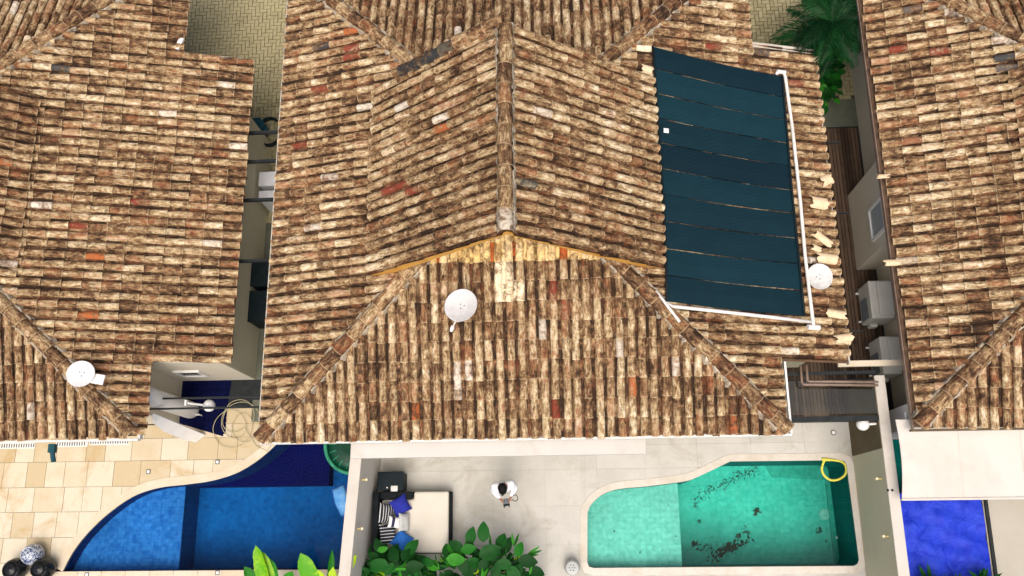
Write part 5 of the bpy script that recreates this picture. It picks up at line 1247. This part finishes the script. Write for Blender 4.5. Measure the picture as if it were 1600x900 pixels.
# palm behind the passage
def palm(base, top, nfr):
    t = thing('palm_tree', 'feathery dark green palm beside the right house', 'palm tree', base); b0, tp_ = Vector(base), Vector(top)
    obj('trunk', MB().tube([b0, b0.lerp(tp_, .35) + Vector((.04, 0, 0)), b0.lerp(tp_, .7), tp_], [.13, .10, .085, .075], 10), 'bark', t, smooth=True)
    for q in range(nfr):
        a_ = 2 * math.pi * q / nfr * 1.618 * 2.1 + random.gauss(0, .15); el = random.uniform(.1, .9); L = random.uniform(.85, 1.3)
        mb = MB(); spine = []; nseg = 16
        for k in range(nseg + 1):
            s_ = k / nseg; r_ = L * s_ * math.cos(el * (1 - .6 * s_)); z_ = L * (s_ * math.sin(el) - .62 * s_ * s_)
            spine.append(tp_ + Vector((math.cos(a_) * r_, math.sin(a_) * r_, z_)))
        mb.tube(spine, [.016 * (1 - .8 * k / nseg) for k in range(nseg + 1)], 5, False)
        for k in range(1, nseg * 3):
            s_ = k / (nseg * 3); i_ = min(int(s_ * nseg), nseg - 1); p_ = spine[i_].lerp(spine[i_ + 1], s_ * nseg - i_); d = (spine[i_ + 1] - spine[i_]).normalized(); sd = d.cross(Vector((0, 0, 1))).normalized()
            ll = .42 * math.sin(math.pi * (.12 + .82 * s_)) * random.uniform(.8, 1.15)
            for sg in (-1, 1):
                dr_ = (sd * sg + d * .75 + Vector((0, 0, -.35 + random.gauss(0, .12)))).normalized(); w_ = d * .02
                mb.add([p_ - w_, p_ + dr_ * ll * .5 + w_ * .9 + Vector((0, 0, .02)), p_ + dr_ * ll - Vector((0, 0, .05)), p_ + dr_ * ll * .5 - w_ * .9 + Vector((0, 0, .02))], [(0, 1, 2, 3)])
        obj('frond', mb, 'palm_leaf', t)
pt = P(1300, 35, 2.5)
palm((pt.x + .05, pt.y + .1, 0), pt, 26)
p0 = P(1284, 135, .6); t = thing('hedge_shrub', 'bright green low shrub under the palm', 'shrub', (p0.x, p0.y, 0))
obj('stem', MB().tube([(p0.x, p0.y, 0), (p0.x, p0.y, .6)], [.04, .02], 6), 'bark', t)
for q in range(200):
    v = Vector((random.gauss(0, 1), random.gauss(0, 1), random.gauss(0, 1))).normalized() * random.uniform(.2, .5); put_leaf(t, random.choice(['big_d', 'thin_d', 'big_d', 'thin_d', 'big_d', 'big_m']), p0 + Vector((v.x * .95 + .05, v.y * 2.0 + .45, v.z * .6 - .1)), math.atan2(v.y, v.x) - math.pi / 2, R(random.uniform(-30, 40)), random.uniform(.5, .8))

# ---------------------------------------------------------------- person with a controller
def person():
    p0 = P(793, 764, 0); p0 = Vector((p0.x, p0.y, 0))
    # joints: x right, y forward is -Y (the person faces the planting bed)
    J = {'pel': (0, .0, .95, .15, .12), 'wai': (0, -.01, 1.10, .165, .14), 'che': (0, -.015, 1.30, .175, .14), 'shc': (0, -.005, 1.43, .13, .10), 'nec': (0, -.03, 1.50, .06, .06), 'hed': (0, -.07, 1.585, .08, .09), 'hd2': (0, -.09, 1.66, .084, .105), 'hd3': (0, -.085, 1.72, .06, .075)}
    E = [('pel', 'wai'), ('wai', 'che'), ('che', 'shc'), ('shc', 'nec'), ('nec', 'hed'), ('hed', 'hd2'), ('hd2', 'hd3')]
    for s, n_ in ((-1, 'L'), (1, 'R')):
        J.update({'sh' + n_: (s * .185, .0, 1.42, .095, .085), 'el' + n_: (s * .245, -.03, 1.16, .075, .07), 'fo' + n_: (s * .17, -.16, 1.13, .06, .055), 'wr' + n_: (s * .105, -.255, 1.13, .032, .028), 'pa' + n_: (s * .082, -.30, 1.13, .036, .022),
                  'hip' + n_: (s * .095, .0, .88, .095, .095), 'kn' + n_: (s * .11, -.02, .48, .06, .06), 'an' + n_: (s * .115, .02, .09, .042, .042), 'to' + n_: (s * .13, -.14, .045, .045, .035)})
        E += [('shc', 'sh' + n_), ('sh' + n_, 'el' + n_), ('el' + n_, 'fo' + n_), ('fo' + n_, 'wr' + n_), ('wr' + n_, 'pa' + n_), ('pel', 'hip' + n_), ('hip' + n_, 'kn' + n_), ('kn' + n_, 'an' + n_), ('an' + n_, 'to' + n_)]
        for q in range(4):
            off = (q - 1.5) * .016; ln = (.055, .065, .06, .048)[q]
            J['f%d%s' % (q, n_)] = (s * .075 + off * .3, -.325 + abs(off) * .2, 1.115 + off * 1.0, .0095, .0095); J['g%d%s' % (q, n_)] = (s * (.075 - .02), -.325 - ln * .6, 1.112 + off, .0085, .0085); J['h%d%s' % (q, n_)] = (s * (.075 - .045), -.325 - ln * .65, 1.112 + off, .0075, .0075)
            E += [('pa' + n_, 'f%d%s' % (q, n_)), ('f%d%s' % (q, n_), 'g%d%s' % (q, n_)), ('g%d%s' % (q, n_), 'h%d%s' % (q, n_))]
        J['t0' + n_] = (s * .07, -.28, 1.155, .011, .011); J['t1' + n_] = (s * .05, -.305, 1.175, .009, .009); E += [('pa' + n_, 't0' + n_), ('t0' + n_, 't1' + n_)]
    keys = list(J); me = bpy.data.meshes.new('person'); me.from_pydata([J[k][:3] for k in keys], [(keys.index(a), keys.index(b)) for a, b in E], [])
    o = bpy.data.objects.new('person_tmp', me); COL.objects.link(o)
    sk = o.modifiers.new('skin', 'SKIN'); sk.use_smooth_shade = True; ss = o.modifiers.new('sub', 'SUBSURF'); ss.levels = 2; ss.render_levels = 2
    for i, k in enumerate(keys):
        sv = me.skin_vertices[0].data[i]; sv.radius = J[k][3:5]; sv.use_root = (k == 'pel')
    dg = bpy.context.evaluated_depsgraph_get(); m2 = bpy.data.meshes.new_from_object(o.evaluated_get(dg)); bpy.data.objects.remove(o)
    for mn in ('skin', 'shirt_white', 'trousers', 'black_plastic'): m2.materials.append(MATS[mn])
    for pl_ in m2.polygons:
        c = pl_.center; r_ = math.hypot(c.x, c.y)
        if c.z < .085: i = 3
        elif c.z < .97: i = 2
        elif (c.z > 1.475 and math.hypot(c.x, c.y + .03) < .10) or c.z > 1.52 or (c.y < -.235): i = 0
        else: i = 1
        pl_.material_index = i; pl_.use_smooth = True
    T_ = thing('person', 'person in white shirt standing on patio, looking down at a dark controller', 'person', p0)
    rot = Matrix.Rotation(R(8), 4, 'Z')
    def place(ob): ob.parent = T_; ob.matrix_basis = rot
    b = bpy.data.objects.new('body', m2); COL.objects.link(b); place(b)
    # hair cap
    vs = []; fs = []; seg, rings = 20, 9
    for i in range(rings + 1):
        ph = R(100) * i / rings
        for k in range(seg):
            a = 2 * math.pi * k / seg; wob = 1 + .03 * math.sin(5 * a + i) + random.gauss(0, .012)
            vs.append(Vector((.098 * math.sin(ph) * math.cos(a) * wob, .128 * math.sin(ph) * math.sin(a) * wob, .105 * math.cos(ph) * wob)))
    for i in range(rings):
        for k in range(seg): q = i * seg + k; fs.append((q, i * seg + (k + 1) % seg, (i + 1) * seg + (k + 1) % seg, (i + 1) * seg + k))
    tl_ = Matrix.Rotation(R(28), 3, 'X'); h_ = obj('hair', MB().add([tl_ @ v + Vector((0, -.075, 1.675)) for v in vs], [f_[::-1] for f_ in fs]), 'hair', None, smooth=True); place(h_)
    f_ = MB()   # face: nose, brow, lips, ears
    f_.lathe([(.004, -.02), (.014, -.012), (.012, .006), (.004, .02)], (0, -.185, 1.60), 8); 
    for s in (-1, 1): f_.lathe([(.006, -.028), (.018, -.015), (.02, .012), (.008, .028)], (s * .088, -.055, 1.61), 8)
    f_.lathe([(.005, -.006), (.022, -.003), (.022, .003), (.005, .006)], (0, -.163, 1.555), 10); fo = obj('face', f_, 'skin', None, smooth=True); place(fo)
    ey = MB()
    for s in (-1, 1): ey.lathe([(.003, -.008), (.011, -.004), (.011, .004), (.003, .008)], (s * .032, -.158, 1.628), 8)
    eo = obj('eyes', ey, 'hair', None, smooth=True); place(eo)
    col_ = obj('collar', MB().tube([Vector((.075 * math.cos(a), -.02 + .075 * math.sin(a), 1.475 + .012 * math.sin(a))) for a in [2 * math.pi * k / 20 for k in range(21)]], .018, 6), 'shirt_white', None, smooth=True); place(col_)
    ct = thing('remote_controller', 'dark grey drone controller held in both hands by the person', 'controller', p0 + rot @ Vector((0, -.38, 1.1)))
    W = Matrix.Translation(p0) @ rot
    def cobj(n_, mb, mat, bevel=0.0):
        ob = obj(n_, mb, mat, None, bevel=bevel); ob.parent = ct; ob.matrix_basis = Matrix.Translation(-WORLD_LOC[ct.name]) @ W; return ob
    cobj('case', MB().box(-.055, .055, -.37, -.255, 1.10, 1.15), 'grey_plastic', .012); cobj('screen', MB().box(-.07, .07, -.415, -.3705, 1.125, 1.15), 'black_plastic', .005)
    for s in (-1, 1):
        cobj('stick', MB().lathe([(.006, 0), (.006, .02), (.011, .022), (.009, .03)], (s * .03, -.31, 1.15), 8), 'black_plastic'); cobj('antenna', MB().tube([Vector((s * .04, -.372, 1.14)), Vector((s * .055, -.45, 1.16))], .009, 6), 'black_plastic')
    sp_ = [Vector((.17, -.22, 1.18)), Vector((.235, -.22, 1.1)), Vector((.25, -.30, 1.05)), Vector((.19, -.34, 1.05)), Vector((.14, -.30, 1.1)), Vector((.12, -.33, 1.12))]
    cobj('strap', MB().tube(smooth_line(sp_, 6), .008, 6), 'black_plastic')
person()
